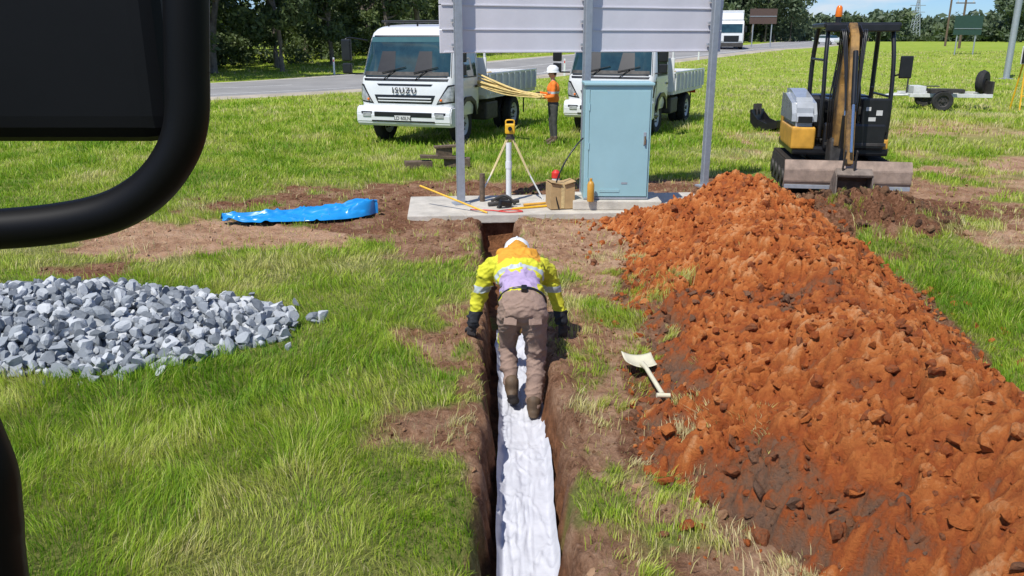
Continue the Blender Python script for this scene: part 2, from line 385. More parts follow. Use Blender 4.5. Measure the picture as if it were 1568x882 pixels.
def tint_mat(name,stops,rough=.85,nscale=30,bump=.4,namt=.35):
    m=bpy.data.materials.new(name);m.use_nodes=True;nt=m.node_tree;N=nt.nodes;L=nt.links;b=N['Principled BSDF']
    b.inputs['Roughness'].default_value=rough;b.inputs['Specular IOR Level'].default_value=.2
    a=N.new('ShaderNodeAttribute');a.attribute_name='tint';g=N.new('ShaderNodeNewGeometry')
    n=N.new('ShaderNodeTexNoise');n.inputs['Scale'].default_value=nscale;n.inputs['Detail'].default_value=7;n.inputs['Roughness'].default_value=.75;L.new(g.outputs['Position'],n.inputs['Vector'])
    ma=N.new('ShaderNodeMath');ma.operation='MULTIPLY_ADD';L.new(n.outputs['Fac'],ma.inputs[0]);ma.inputs[1].default_value=namt*2;ma.inputs[2].default_value=-namt
    ad=N.new('ShaderNodeMath');ad.use_clamp=True;L.new(ma.outputs[0],ad.inputs[0]);L.new(a.outputs['Fac'],ad.inputs[1])
    r=ramp(N,stops);L.new(ad.outputs[0],r.inputs['Fac']);L.new(r.outputs['Color'],b.inputs['Base Color'])
    bp=N.new('ShaderNodeBump');bp.inputs['Strength'].default_value=bump;bp.inputs['Distance'].default_value=.03;L.new(n.outputs['Fac'],bp.inputs['Height']);L.new(bp.outputs['Normal'],b.inputs['Normal'])
    return m
m_rock=tint_mat('crushed_rock',[(0,(.13,.145,.16)),(.5,(.31,.335,.355)),(1,(.54,.555,.56))],.8,14,.3,.25)
va,Fi=ico_variants(18,2,9,.28,.62,5)
gx=np.arange(-7.2,-1.2,.058);gy=np.arange(5.2,8.3,.058);GX,GY=np.meshgrid(gx,gy)
GX=(GX+rng.uniform(-.035,.035,GX.shape)).ravel();GY=(GY+rng.uniform(-.035,.035,GY.shape)).ravel()
rh=rock_h(GX,GY);k=(rh>.0)|((rh>-.053)&(rng.random(len(GX))<.09));x=GX[k];y=GY[k];hh=np.clip(rh[k],0,1)
s=rng.uniform(.04,.08,len(x))*rng.choice([.8,1,1.35],len(x))
x2=x[::4]+.03;y2=y[::4]+.02;h2=np.clip(hh[::4],0,1)+.06
scatter('gravel_pile',np.concatenate([x,x2]),np.concatenate([y,y2]),np.concatenate([terr(x,y)+hh+.012,h2]),np.concatenate([s,rng.uniform(.045,.09,len(x2))]),va,Fi,m_rock,seed=9)
mxs=np.linspace(-7,-1.6,60);mys=np.linspace(5.4,8.1,40);MX,MY=np.meshgrid(mxs,mys);MZ=np.maximum(rock_h(MX,MY)-.02,-.08)
me=np_mesh('gravel_pile_core',np.stack([MX.ravel(),MY.ravel(),MZ.ravel()],1),grid_faces(60,40),{'tint':np.full(MX.size,.0)},True)
core=O('core',me,m_rock);core.parent=bpy.data.objects['gravel_pile']
# ---------------------------------------------------------------- soil mound
px=np.arange(.7,4.4,.0125);py=np.concatenate([np.arange(1.2,2.4,.03),np.arange(2.4,11.6,.0125)])
X,Y=np.meshgrid(px,py);Hh=pile_h(X,Y);on=ss(-.12,.12,Hh)
wx_=X+.10*(fbm(X*6,Y*6,3,201)-.5)+.03*(fbm(X*19,Y*19,2,198)-.5);wy_=Y+.10*(fbm(X*6,Y*6,3,202)-.5)+.03*(fbm(X*19,Y*19,2,199)-.5)
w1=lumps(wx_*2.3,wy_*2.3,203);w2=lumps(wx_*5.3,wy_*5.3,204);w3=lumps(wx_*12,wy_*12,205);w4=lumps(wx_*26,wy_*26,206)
big=fbm(X*1.3,Y*1.3,3,207)
rough_=ss(.3,.65,fbm(X*1.9,Y*1.9,3,208))
Zp=Hh+on*(.16*(big-.5)+.09*w1+.09*w2*(.35+rough_)+.058*w3*(.5+.8*rough_)+.03*w4+.07*(fbm(X*7,Y*7,5,209)-.5)+.02*(fbm(X*40,Y*40,2,210)-.5))
Zp=np.where(Hh<-.12,-.12,Zp)
br=ss(.58,.68,fbm(X*.8+3,Y*.8,5,220))*.6;br=np.maximum(br,ss(.20,.02,Hh)*ss(.48,.62,fbm(X*2,Y*2,3,221))*.8)
# paler brown topsoil crest towards the digger side
br=np.maximum(br,ss(.50,.60,fbm(X*1.4,Y*1.1,4,226))*ss(.05,.5,(X-2.42-(Y-4.3)*.075))*.55*ss(6,8,Y))
tintp=np.clip(.58-.42*br+.32*(fbm(X*4,Y*4,4,222)-.5)+.2*w2+.27*w3+.2*w4,0,1)  # tint drops in the gaps between lumps, painting crevice shade into the colour
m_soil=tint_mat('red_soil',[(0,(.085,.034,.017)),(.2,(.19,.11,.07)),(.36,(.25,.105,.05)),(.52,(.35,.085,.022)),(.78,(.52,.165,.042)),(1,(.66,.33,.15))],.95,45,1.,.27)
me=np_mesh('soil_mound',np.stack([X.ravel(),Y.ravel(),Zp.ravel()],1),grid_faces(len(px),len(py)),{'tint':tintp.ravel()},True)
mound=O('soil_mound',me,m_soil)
vb,Fb=ico_variants(14,2,9,.35,.75,15)
vb=[v*(1+.22*(rng.random((len(v),1))-.5)) for v in vb]
n=9000;x=rng.uniform(.75,4.3,n);y=rng.uniform(2.4,11.5,n);H=pile_h(x,y)
k=(H>-.08)|(rng.random(n)<.2);x=x[k];y=y[k];k=np.abs(x-xc(y))>.3;x=x[k];y=y[k]
s=.010+.045*rng.random(len(x))**4;fx=fbm(x*.8+3,y*.8,5,220);tn=np.clip(.6-.3*ss(.58,.68,fx)+rng.uniform(-.2,.25,len(x)),0,1)
ix=np.clip(((x-.7)/.0125).astype(int),0,len(px)-1);iy=np.clip(np.searchsorted(py,y),0,len(py)-1)
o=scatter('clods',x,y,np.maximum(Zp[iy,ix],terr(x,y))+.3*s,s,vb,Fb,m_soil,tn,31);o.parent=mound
n=26000;x=rng.uniform(-5.5,8,n);y=2.6+rng.random(n)**1.2*12.5
x=np.concatenate([x,rng.normal(4.9,.6,1500)]);y=np.concatenate([y,rng.normal(11.1,.75,1500)]);n=len(x);d,c=dirt_field(x,y)
k=(d>.3)&(np.abs(x-xc(y))>.26)&~((x>-1.7)&(x<3.1)&(y>11.2)&(y<13.1))&(pile_h(x,y)<-.02);k&=(rng.random(n)<np.clip(.3+.7*ss(.45,.65,fbm(x*1.5,y*1.5,3,230)),0,1))
x=x[k];y=y[k];c=c[k];s=.005+.030*rng.random(len(x))**4
s=np.where(((x-4.9)/1.4)**2+((y-11.1)/1.6)**2<1,s*2.5,s)
m_clod=tint_mat('soil_clods',[(0,(.05,.028,.018)),(.4,(.16,.085,.045)),(.7,(.35,.2,.11)),(1,(.55,.38,.24))],.95,40,.7,.2)
scatter('soil_clods',x,y,terr(x,y)+.05*s,s,vb,Fb,m_clod,np.clip(.25+.5*c+rng.uniform(-.2,.25,len(x)),0,1),33)
# ---------------------------------------------------------------- geotextile in trench
ny=620;nx=40;yy=np.linspace(1.0,7.6,ny);uu=np.linspace(-1,1,nx);U,Y=np.meshgrid(uu,yy)
hw_=.178+.035*(fbm(Y*2.5,U*0+(U>0)*7,3,301)-.5)
X=xc(Y)+.018+U*hw_+.03*(fbm(Y*1.3,Y*0,3,302)-.5)
Z=-.388+.045*(fbm(U*.7+5,Y*1.6,3,303)-.5)+.09*np.clip(np.abs(U)-.8,0,1)*3
for k_,(a_,b__,s__,am) in enumerate([(1.6,.7,.5,.016),(2.2,-.9,.7,.012),(.9,1.6,2.2,.012),(1.2,-2.0,3.0,.010)]):
    rid=fbm(U*a_+Y*b__*.5,Y*s__-U*b__*.5,3,305+k_);Z+=am*np.exp(-((rid-.5)/.035)**2)
Z+=.014*(fbm(U*3.2,Y*11,4,318)-.5)
me=np_mesh('geotextile_fabric',np.stack([X.ravel(),Y.ravel(),Z.ravel()],1),grid_faces(nx,ny),None,True)
m_fab=M('geotextile',(.50,.51,.56),.9,var=.06,scale=5,bump=.25,bscale=10,col2=(.6,.605,.65))
O('geotextile_fabric',me,m_fab)
# ---------------------------------------------------------------- concrete slab
slab=B(None,'concrete_slab',(.72,12.1,.0),(4.5,1.5,.12),m_conc,(0,0,math.radians(5)),.012)
# ---------------------------------------------------------------- blue tarp
nx,ny=140,40;U,Vv=np.meshgrid(np.linspace(0,1,nx),np.linspace(-1,1,ny))
wd=.31*np.sin(np.clip(U*1.02,0,1)*np.pi)**.4*(.7+.5*U)*(1+.25*(fbm(U*6,U*0,3,310)-.5))
Xt=-3.98+2.05*U+.05*(fbm(U*5,Vv*2,2,311)-.5);Yt=11.0+.5*U+wd*Vv*(1+.4*(vn(U*6,Vv*1.2,312)-.5))
fold=fbm(U*3+Vv*.8,Vv*1.8-U*1.5,2,315);fold2=fbm(U*6-Vv,Vv*2.5+U*3,2,316)
Zt=.03+(.05+.17*ss(.55,.95,U))*(1-Vv**2)*(.4+1.2*fbm(U*5,Vv*1.5,2,313))+.035*(fbm(U*9,Vv*2,2,314)-.5)+.05*np.exp(-((fold-.5)/.07)**2)+.025*np.exp(-((fold2-.5)/.04)**2)
me=np_mesh('blue_tarp',np.stack([Xt.ravel(),Yt.ravel(),Zt.ravel()],1),grid_faces(nx,ny),None,True)
O('blue_tarp',me,M('blue_plastic',(.012,.26,.64),.3,var=.12,scale=4,spec=.6))
# ---------------------------------------------------------------- sign (seen from behind)
sg=E('road_sign',(0,0,0))
m_alu=M('sign_back_aluminium',(.68,.66,.70),.5,metal=.0,var=.06,scale=1.5)
pL=Vector((-.76,12.05,0));pR=Vector((3.22,13.6,0));dv=(pR-pL).normalized();ang=math.atan2(dv.y,dv.x)
sg.location=pL;sg.rotation_euler=(0,0,ang);Lg=(pR-pL).length
for i,xx in enumerate((0,Lg*.475,Lg)):
    B(sg,f'post_flange_front_{i}',(xx,-.045,2.2),(.1,.012,4.5),m_steel,bev=.002)
    B(sg,f'post_flange_back_{i}',(xx,.045,2.2),(.1,.012,4.5),m_steel,bev=.002)
    B(sg,f'post_web_{i}',(xx,0,2.2),(.012,.078,4.5),m_steel,bev=0)
    B(sg,f'post_foot_{i}',(xx,0,.07),(.24,.2,.03),m_steel,bev=.004)
z0=2.22
for k in range(6):
    hgt=.33
    B(sg,f'panel_{k}',(Lg/2-.01,.13,z0+hgt*(k+.5)),(4.72,.03,hgt-.012),m_alu,bev=.006)
    B(sg,f'panel_rib_{k}',(Lg/2-.01,.108,z0+hgt*(k+1)-.0),(4.66,.014,.02),m_alu,bev=.003)
B(sg,'panel_bottom_lip',(Lg/2-.01,.106,z0+.02),(4.6,.016,.02),m_alu,bev=.003)
for i,xx in enumerate((0,Lg*.475,Lg)):
    for k in range(4): B(sg,f'clamp_{i}_{k}',(xx,.075,z0+.12+.33*k),(.15,.045,.035),m_steel,bev=.003)
# ---------------------------------------------------------------- cabinet
cb=E('electrical_cabinet',(1.50,11.95,.06),-1,.96);cb.scale=(.95,.95,.905)
m_cab=M('cabinet_paint',(.30,.49,.53),.42,var=.05,scale=1.5)
m_cabd=M('cabinet_shadow_gap',(.08,.13,.14),.6)
B(cb,'plinth',(.02,.0,.075),(1.34,.8,.15),m_conc,bev=.02)
B(cb,'body',(0,0,1.04),(.98,.6,1.78),m_cab,bev=.012)
B(cb,'roof_cap',(0,-.005,1.945),(1.03,.66,.045),m_cab,bev=.012)
B(cb,'door_gap',(.02,-.301,1.03),(.9,.006,1.66),m_cabd,bev=0)
B(cb,'door',(.02,-.31,1.03),(.885,.02,1.645),m_cab,bev=.008)
B(cb,'base_skirt',(0,-.305,.175),(.97,.012,.03),m_steel,bev=.003)
B(cb,'handle_plate',(.40,-.323,1.12),(.04,.012,.2),m_steel,bev=.005)
B(cb,'handle',(.40,-.345,1.1),(.022,.03,.13),m_chrome,bev=.005)
for k in(.45,1.0,1.6): T(cb,f'hinge_{k}',[(-.43,-.32,k-.05),(-.43,-.32,k+.05)],.012,m_cab)
B(cb,'vent',(-.1,-.323,.3),(.3,.008,.05),m_cab,bev=.002)
B(cb,'label',(.12,-.322,.42),(.09,.004,.03),m_steel,bev=0)
T(cb,'cable',[(-.5,-.1,1.1),(-.62,-.2,.98),(-.8,-.3,.7),(-.92,-.38,.35),(-.86,-.4,.02)],.012,m_black,True)
# ---------------------------------------------------------------- tripod level
tp=E('survey_tripod',(-.03,12.6,.06),0,.9)
m_trip=M('tripod_leg',(.62,.5,.25),.6,var=.1)
for i,(a,bx) in enumerate([(200,.58),(-20,.6),(95,.5)]):
    ex=bx*math.cos(math.radians(a));ey=bx*math.sin(math.radians(a))
    for sgn in(-1,1):
        T(tp,f'leg_upper_{i}_{sgn}',[(.05*math.cos(math.radians(a))+sgn*.03*math.sin(math.radians(a)),.05*math.sin(math.radians(a))-sgn*.03*math.cos(math.radians(a)),1.0),(ex*.6+sgn*.02*math.sin(math.radians(a)),ey*.6-sgn*.02*math.cos(math.radians(a)),.4)],.011,m_trip)
    T(tp,f'leg_lower_{i}',[(ex*.5,ey*.5,.5),(ex,ey,0)],.014,m_whited)
lathe(tp,'head_plate',[(0,1.0),(.08,1.0),(.08,1.03),(0,1.03)],m_dsteel,'Z')
B(tp,'instrument_base',(0,0,1.06),(.12,.12,.06),m_dsteel)
B(tp,'instrument_body',(0,0,1.17),(.17,.15,.17),m_yellow,bev=.03,seg=3)
T(tp,'telescope',[(0,-.12,1.18),(0,.1,1.18)],.035,m_black)
T(tp,'carry_handle',[(-.07,0,1.25),(-.06,0,1.31),(.06,0,1.31),(.07,0,1.25)],.012,m_yellow,True)
cp=E('white_conduit_pipe',(-.05,12.25,.06));T(cp,'pipe',[(0,0,0),(0,.03,.88)],.042,m_white);T(cp,'collar',[(0,.02,.5),(0,.022,.6)],.05,m_white)
def pole(name,a,b_,r,mat,n1=None):
    a=Vector(a);b_=Vector(b_);e=E(name,a)
    T(e,'shaft',[(0,0,0),b_-a],r,mat)
    return e
bx=E('cardboard_box',(.70,11.75,.065),12)
m_card=M('cardboard',(.42,.28,.13),.85,var=.15,scale=9)
B(bx,'carton',(0,0,.19),(.36,.3,.37),m_card,bev=.008);B(bx,'flap_left',(-.1,-.03,.385),(.17,.3,.008),m_card,(0,.2,0),bev=.002);B(bx,'flap_right',(.1,-.03,.385),(.17,.3,.008),m_card,(0,-.25,0),bev=.002)
B(bx,'tape',(0,-.153,.2),(.05,.004,.36),m_wood,bev=0)
bt=E('spray_can',(1.12,11.52,.2));lathe(bt,'can',[(0,0),(.045,0),(.05,.01),(.05,.24),(.035,.28),(.02,.29),(.02,.33),(0,.33)],m_orange,'Z')
rt_=E('fuel_bottle',(.68,12.6,.065));lathe(rt_,'bottle',[(0,0),(.06,0),(.065,.02),(.065,.27),(.04,.33),(0,.33)],m_whited,'Z');lathe(rt_,'cap',[(0,.3),(.068,.3),(.068,.38),(.03,.42),(0,.42)],m_red,'Z')
st=E('steel_offcuts',(-.45,11.95,.065))
T(st,'upright_pipe',[(.0,.3,0),(0,.3,.42)],.04,m_dwood);T(st,'bar_a',[(.1,-.1,.03),(.55,.05,.05)],.03,m_dsteel);T(st,'bar_b',[(.15,.05,.05),(.35,-.12,.16),(.5,-.1,.03)],.022,m_dsteel,True);B(st,'block',(.3,.1,.05),(.18,.1,.1),m_dsteel,(0,0,.4));T(st,'bar_c',[(.62,-.1,.02),(1.0,0,.03)],.02,m_orange)
B(st,'drill_body',(.35,-.2,.06),(.2,.08,.09),m_black,(0,.2,.5),.02);T(st,'drill_grip',[(.3,-.2,.05),(.25,-.25,-.0)],.03,m_black)
pole('marking_pole',(-1.35,11.9,.36),(-.35,11.35,.07),.014,m_yellow)
pl=pole('yellow_strap',(.0,11.6,.075),(.62,11.85,.08),.018,m_yellow)
T(E('orange_cord',(-.2,11.45,.075)),'cord',[(0,0,0),(.2,.1,0),(.35,-.02,0),(.15,-.08,0),(-.1,.05,0),(-.4,.1,0)],.008,m_red,True)
tb=E('timber_offcuts',(-1.45,16.0,0),8,.85)
B(tb,'base_sleeper_left',(-.45,0,.1),(.62,.3,.16),m_dwood,(0,0,.1));B(tb,'base_sleeper_right',(.45,.1,.12),(.6,.28,.2),m_dwood,(0,0,-.1));B(tb,'cross_plank',(.1,0,.26),(1.0,.2,.07),m_dwood,(0,.05,.05));B(tb,'stub',(.15,0,.38),(.35,.16,.2),m_dwood,(0,0,.2));B(tb,'top_plank',(.22,0,.5),(.6,.22,.05),m_dwood,(0,-.03,.1))
# shovel
sv=E('shovel',(.955,5.72,.08),0,.92);sv.rotation_euler=(0,math.radians(4),math.radians(5))
m_cream=M('cream_paint',(.62,.58,.42),.55,var=.1)
U,Vv=np.meshgrid(np.linspace(-1,1,13),np.linspace(0,1,13))
xx=U*.125*(1-.12*Vv**3);yyv=.12-.26*Vv;zz=.03*U**2-.02*np.sin(Vv*3)+.02
me=np_mesh('blade',np.stack([xx.ravel(),-(yyv.ravel()),zz.ravel()],1),grid_faces(13,13),None,True)
me2=O('blade',me,m_cream,sv,(0,0,0),(0,0,math.pi));sm=me2.modifiers.new('s','SOLIDIFY');sm.thickness=.006
T(sv,'socket',[(0,-.1,.03),(0,-.22,.045)],.024,m_cream,rad=[1,.8]);T(sv,'handle',[(0,-.2,.045),(.0,-.72,.04)],.018,m_cream)
T(sv,'grip',[(-.05,-.74,.04),(.05,-.74,.04)],.018,m_cream)
# ---------------------------------------------------------------- trucks
def wheel(P,name,loc,r,w,rim=m_whited,dual=False):
    e=bpy.data.objects.new(name,None);COL.objects.link(e);e.parent=P;e.location=loc
    lathe(e,'tyre',[(r*.58,-w/2*.8),(r*.9,-w/2),(r*.98,-w/2*.8),(r,-w/2*.5),(r,w/2*.5),(r*.98,w/2*.8),(r*.9,w/2),(r*.58,w/2*.8)],m_rubber)
    for k in(-1,1): lathe(e,f'rim_{k}',[(0,k*w*.25),(r*.2,k*w*.28),(r*.25,k*w*.1),(r*.5,k*w*.12),(r*.58,k*w*.38),(r*.6,k*w*.4)],rim)
    lathe(e,'hub',[(0,-w*.42),(r*.13,-w*.4),(r*.13,w*.4),(0,w*.42)],m_dsteel,seg=16)
    for a in range(6):
        t=a*math.pi/3
        for k in(-1,1):T(e,f'nut_{a}_{k}',[(k*w*.2,math.cos(t)*r*.33,math.sin(t)*r*.33),(k*w*.32,math.cos(t)*r*.33,math.sin(t)*r*.33)],.018,m_dsteel)
def truck(loc,rz,sc=1.,W=2.3):
    P=E('tipper_truck',loc,rz,sc)
    zs=[.62,.75,1.0,1.25,1.36,1.45,1.7,2.0,2.25,2.36,2.46,2.52,2.545]
    yf=[.06,.02,.0,.02,.04,.07,.17,.29,.40,.46,.60,.85,1.1]
    hw=[1.06,1.1,1.12,1.12,1.12,1.11,1.085,1.05,1.02,.99,.93,.82,.5]
    yb=[1.75]*10+[1.72,1.6,1.35];k=W/2.3
    nE=9.
    def par(z): return np.interp(z,zs,yf),np.interp(z,zs,hw)*k,np.interp(z,zs,yb)
    def fy(x,z):
        a,h,b_=par(z);c=(a+b_)/2;d=(b_-a)/2;q=np.clip(np.abs(x)/h,0,1)
        return c-d*(1-q**nE)**(1/nE)
    ns=64;V=[];zz=np.concatenate([np.linspace(.62,2.36,26),[2.4,2.44,2.48,2.505,2.525,2.54,2.545]])
    for z in zz:
        a,h,b_=par(z);c=(a+b_)/2;d=(b_-a)/2
        for i in range(ns):
            t=2*math.pi*i/ns;ct=math.cos(t);s_=math.sin(t)
            V.append((h*np.sign(ct)*abs(ct)**(2/nE*1.0),c+d*np.sign(s_)*abs(s_)**(2/nE),z))
    F=[];nz=len(zz)
    for j in range(nz-1):
        for i in range(ns): F.append((j*ns+i,j*ns+(i+1)%ns,(j+1)*ns+(i+1)%ns,(j+1)*ns+i))
    F.append(tuple(range((nz-1)*ns,nz*ns)));F.append(tuple(range(ns-1,-1,-1)))
    me=bpy.data.meshes.new('cab_shell');me.from_pydata(V,[],F);shade(me);
    try: me.set_sharp_from_angle(angle=math.radians(35))
    except Exception: pass
    O('cab_shell',me,m_white,P)
    def fp(name,c4,mat,off=.008,n=(24,8)):
        U,Vv=np.meshgrid(np.linspace(0,1,n[0]),np.linspace(0,1,n[1]))
        (x0,z0),(x1,z1),(x2,z2),(x3,z3)=c4
        X=(x0*(1-U)+x1*U)*(1-Vv)+(x3*(1-U)+x2*U)*Vv;Zz=(z0*(1-U)+z1*U)*(1-Vv)+(z3*(1-U)+z2*U)*Vv
        X=np.clip(X*k,-par(Zz)[1]*.9985,par(Zz)[1]*.9985);Yy=fy(X,Zz)-off
        X=X+np.sign(X)*off*.6*(np.abs(X)>par(Zz)[1]*.95)
        me=np_mesh(name,np.stack([X.ravel(),Yy.ravel(),Zz.ravel()],1),grid_faces(*n),None,True)
        return O(name,me,mat,P)
    def sp(name,s_,y0,y1,z0,z1,mat,off=.008,skew=0):
        U,Vv=np.meshgrid(np.linspace(0,1,8),np.linspace(0,1,8))
        Zz=z0+(z1-z0)*Vv;Yy=y0+(y1-y0)*U+skew*Vv*(1-U)
        a,h,b_=par(Zz);c=(a+b_)/2;d=(b_-a)/2
        X=s_*(h*(1-np.clip(np.abs((Yy-c)/d),0,1)**nE)**(1/nE)+off)
        f=grid_faces(8,8);
        if s_<0:f=f[:,::-1]
        me=np_mesh(name,np.stack([X.ravel(),Yy.ravel(),Zz.ravel()],1),f,None,True)
        O(name,me,mat,P)
    fp('windscreen_seal',[(-1.05,1.44),(1.05,1.44),(.96,2.31),(-.96,2.31)],m_black,.004)
    fp('windscreen',[(-1.02,1.47),(1.02,1.47),(.94,2.28),(-.94,2.28)],m_glass,.010)
    fp('sun_visor_strip',[(-.93,2.17),(.93,2.17),(.93,2.27),(-.93,2.27)],M('tint_band',(.05,.12,.13),.1,var=.1),.013)
    fp('seat_shape_left',[(-.68,1.55),(-.25,1.55),(-.3,1.98),(-.62,1.98)],m_black,.0125);fp('seat_shape_right',[(.2,1.55),(.62,1.55),(.56,1.98),(.26,1.98)],m_black,.0125)
    fp('dash_line',[(-1.0,1.48),(1.0,1.48),(.98,1.56),(-.98,1.56)],m_dsteel,.0125)
    fp('cowl_strip',[(-.98,1.37),(.98,1.37),(1.0,1.42),(-1.0,1.42)],m_black,.006)
    for s_ in(-1,1):
        sp(f'door_window_seal_{s_}',s_,.42,1.42,1.42,2.22,m_black,.004,.16)
        sp(f'door_window_{s_}',s_,.45,1.39,1.45,2.19,m_glass,.009,.16)
        sp(f'door_seam_front_{s_}',s_,.31,.33,.75,1.4,m_black,.004);sp(f'door_seam_rear_{s_}',s_,1.5,1.52,.75,2.2,m_black,.004)
        sp(f'door_handle_{s_}',s_,1.25,1.42,1.2,1.25,m_black,.02)
        prism(P,f'wheel_arch_{s_}',[(.35,.6),(.45,.9),(.7,1.02),(1.05,1.02),(1.3,.9),(1.4,.6),(1.3,.6),(1.2,.82),(1.0,.92),(.75,.92),(.55,.82),(.45,.6)],s_*1.0*k,s_*1.15*k,m_black,bev=.01)
        fp(f'headlamp_surround_{s_}',[(s_*.74,.89),(s_*1.10,.93),(s_*1.12,1.31),(s_*.99,1.29)],m_black,.006)
        fp(f'headlamp_{s_}',[(s_*.78,.925),(s_*1.085,.96),(s_*1.1,1.28),(s_*1.01,1.25)],m_lamp,.014)
        T(P,f'indicator_{s_}',[(s_*.84*k,-.012,.98),(s_*.88*k,-.012,.98)],.025,m_amber)
        B(P,f'fog_lamp_{s_}',(s_*.86*k,-.12,.66),(.2,.03,.09),m_lamp,bev=.015)
        x=s_*1.14*k
        T(P,f'mirror_arm_top_{s_}',[(s_*1.02*k,.35,2.2),(x+s_*.2,.05,2.25),(x+s_*.22,.0,2.1)],.018,m_black,True)
        T(P,f'mirror_arm_low_{s_}',[(s_*1.1*k,.25,1.5),(x+s_*.2,.0,1.52),(x+s_*.22,.0,1.6)],.018,m_black,True)
        B(P,f'mirror_main_{s_}',(x+s_*.2,-.01,2.0),(.22,.1,.46),m_black,bev=.035,seg=3)
        B(P,f'mirror_wide_{s_}',(x+s_*.2,-.01,1.62),(.21,.09,.22),m_black,bev=.03,seg=3)
        B(P,f'step_{s_}',(s_*1.02*k,.6,.45),(.12,.4,.05),m_black)
    fp('upper_slot',[(-.62,1.27),(.62,1.27),(.66,1.31),(-.66,1.31)],m_black,.006)
    fp('grille_recess',[(-.64,.90),(.64,.90),(.72,1.08),(-.72,1.08)],m_black,.005)
    for j in range(2): fp(f'grille_bar_{j}',[(-.62,.94+.06*j),(.62,.94+.06*j),(.64,.965+.06*j),(-.64,.965+.06*j)],m_white,.016)
    prism(P,'bumper',[(-.1,.76),(-.12,.68),(-.11,.50),(-.05,.42),(.25,.42),(.25,.84),(-.06,.84)],-1.12*k,1.12*k,m_white,bev=.025,seg=3)
    B(P,'bumper_intake',(0,-.112,.675),(1.36,.03,.1),m_black,bev=.01);B(P,'bumper_lower_slot',(0,-.1,.53),(1.5,.03,.035),m_black,bev=.005)
    for s_ in(-1,1):B(P,f'fog_recess_{s_}',(s_*.87*k,-.1,.665),(.27,.03,.13),m_black,bev=.015)
    B(P,'number_plate',(0,-.135,.60),(.38,.012,.11),m_whited,bev=.003)
    cu=bpy.data.curves.new('plate_text','FONT');cu.body='LD 60LN';cu.size=.105;cu.align_x='CENTER';cu.extrude=.002;O('plate_text',cu,m_black,P,(0,-.143,.565),(math.pi/2,0,0))
    cu=bpy.data.curves.new('badge','FONT');cu.body='ISUZU';cu.size=.17;cu.align_x='CENTER';cu.extrude=.006;cu.offset=.001;cu.space_character=1.3;O('badge',cu,m_dsteel,P,(0,-.016,1.12),(math.pi/2,0,0))
    for s_ in(-.5,.25):
        T(P,f'wiper_{s_}',[(s_-.0,.03,1.40),(s_+.25,.08,1.60)],.01,m_black);T(P,f'wiper_blade_{s_}',[(s_-.05,.065,1.54),(s_+.5,.11,1.66)],.01,m_black)
    T(P,'roof_bar_front',[(-.85,.75,2.60),(.85,.75,2.60)],.025,m_black);T(P,'roof_bar_rear',[(-.85,1.5,2.60),(.85,1.5,2.60)],.025,m_black)
    for i in(-.7,0,.7): T(P,f'roof_rail_foot_{i}',[(i,.78,2.45),(i,.76,2.6)],.02,m_black);T(P,f'roof_rail_foot_rear_{i}',[(i,1.48,2.45),(i,1.5,2.6)],.02,m_black)
    for s_ in(-1,1): B(P,f'chassis_rail_{s_}',(s_*.38,3.3,.66),(.09,5.6,.2),m_dsteel)
    B(P,'engine_block',(0,1.0,.6),(.7,1.4,.4),m_dsteel);B(P,'fuel_tank',(.8*k,2.6,.6),(.5,.8,.42),m_dsteel,bev=.05);B(P,'toolbox',(-.8*k,2.6,.6),(.45,.7,.4),m_dsteel,bev=.02)
    for nm,yy_ in(('front',.87),('rear',4.3)):
        for s_ in(-1,1):
            if nm=='front':wheel(P,f'wheel_{nm}_{s_}',(s_*.93*k,yy_,.42),.42,.24)
            else:
                wheel(P,f'wheel_{nm}_outer_{s_}',(s_*.93*k,yy_,.42),.42,.22);wheel(P,f'wheel_{nm}_inner_{s_}',(s_*.67*k,yy_,.42),.42,.22)
        T(P,f'axle_{nm}',[(-.8,yy_,.42),(.8,yy_,.42)],.07,m_dsteel)
    y0,y1=1.95,5.7
    B(P,'tray_floor',(0,(y0+y1)/2,.95),(W,y1-y0,.1),m_whited)
    for s_ in(-1,1):
        B(P,f'tray_side_{s_}',(s_*(W/2),(y0+y1)/2,1.22),(.04,y1-y0,.46),m_whited,bev=.006)
        B(P,f'tray_side_top_{s_}',(s_*(W/2+.006),(y0+y1)/2,1.455),(.07,y1-y0+.02,.05),m_white,bev=.008)
        for q in range(9): B(P,f'tray_rib_{s_}_{q}',(s_*(W/2+.035),y0+.1+q*(y1-y0-.2)/8,1.21),(.05,.07,.44),m_white,bev=.006)
        B(P,f'mudguard_{s_}',(s_*.85*k,4.3,.88),(.5,1.0,.03),m_black)
        T(P,f'rack_post_{s_}',[(s_*(W/2-.05),y0+.02,.95),(s_*(W/2-.05),y0+.02,2.2)],.03,m_white)
        B(P,f'tail_lamp_{s_}',(s_*.8*k,5.72,.8),(.3,.04,.1),m_red)
        T(P,f'ladder_rail_{s_}',[(s_*.2+.6,5.75,.3),(s_*.2+.6,5.75,1.1)],.02,m_dsteel)
    B(P,'headboard',(0,y0,1.4),(W,.04,.85),m_white,bev=.006);B(P,'tailgate',(0,y1,1.22),(W,.04,.46),m_white,bev=.006)
    T(P,'rack_top',[(-W/2+.05,y0+.02,2.2),(W/2-.05,y0+.02,2.2)],.03,m_white)
    for q in range(5): T(P,f'rack_bar_{q}',[(-W/2+.3+q*.42,y0+.02,1.8),(-W/2+.3+q*.42,y0+.02,2.2)],.014,m_white)
    for q in range(8):
        a=-.7+.2*q;T(P,f'load_timber_{q}',[(a,y0+.1,1.25+.04*(q%3)),(a+.1,y1-.4,1.3+.05*(q%2))],.05,m_wood if q%2 else m_dwood)
    return P
truck((-2.52,19.6,0),-19,1.09)
truck((2.5,21.8,0),-24,1.06)
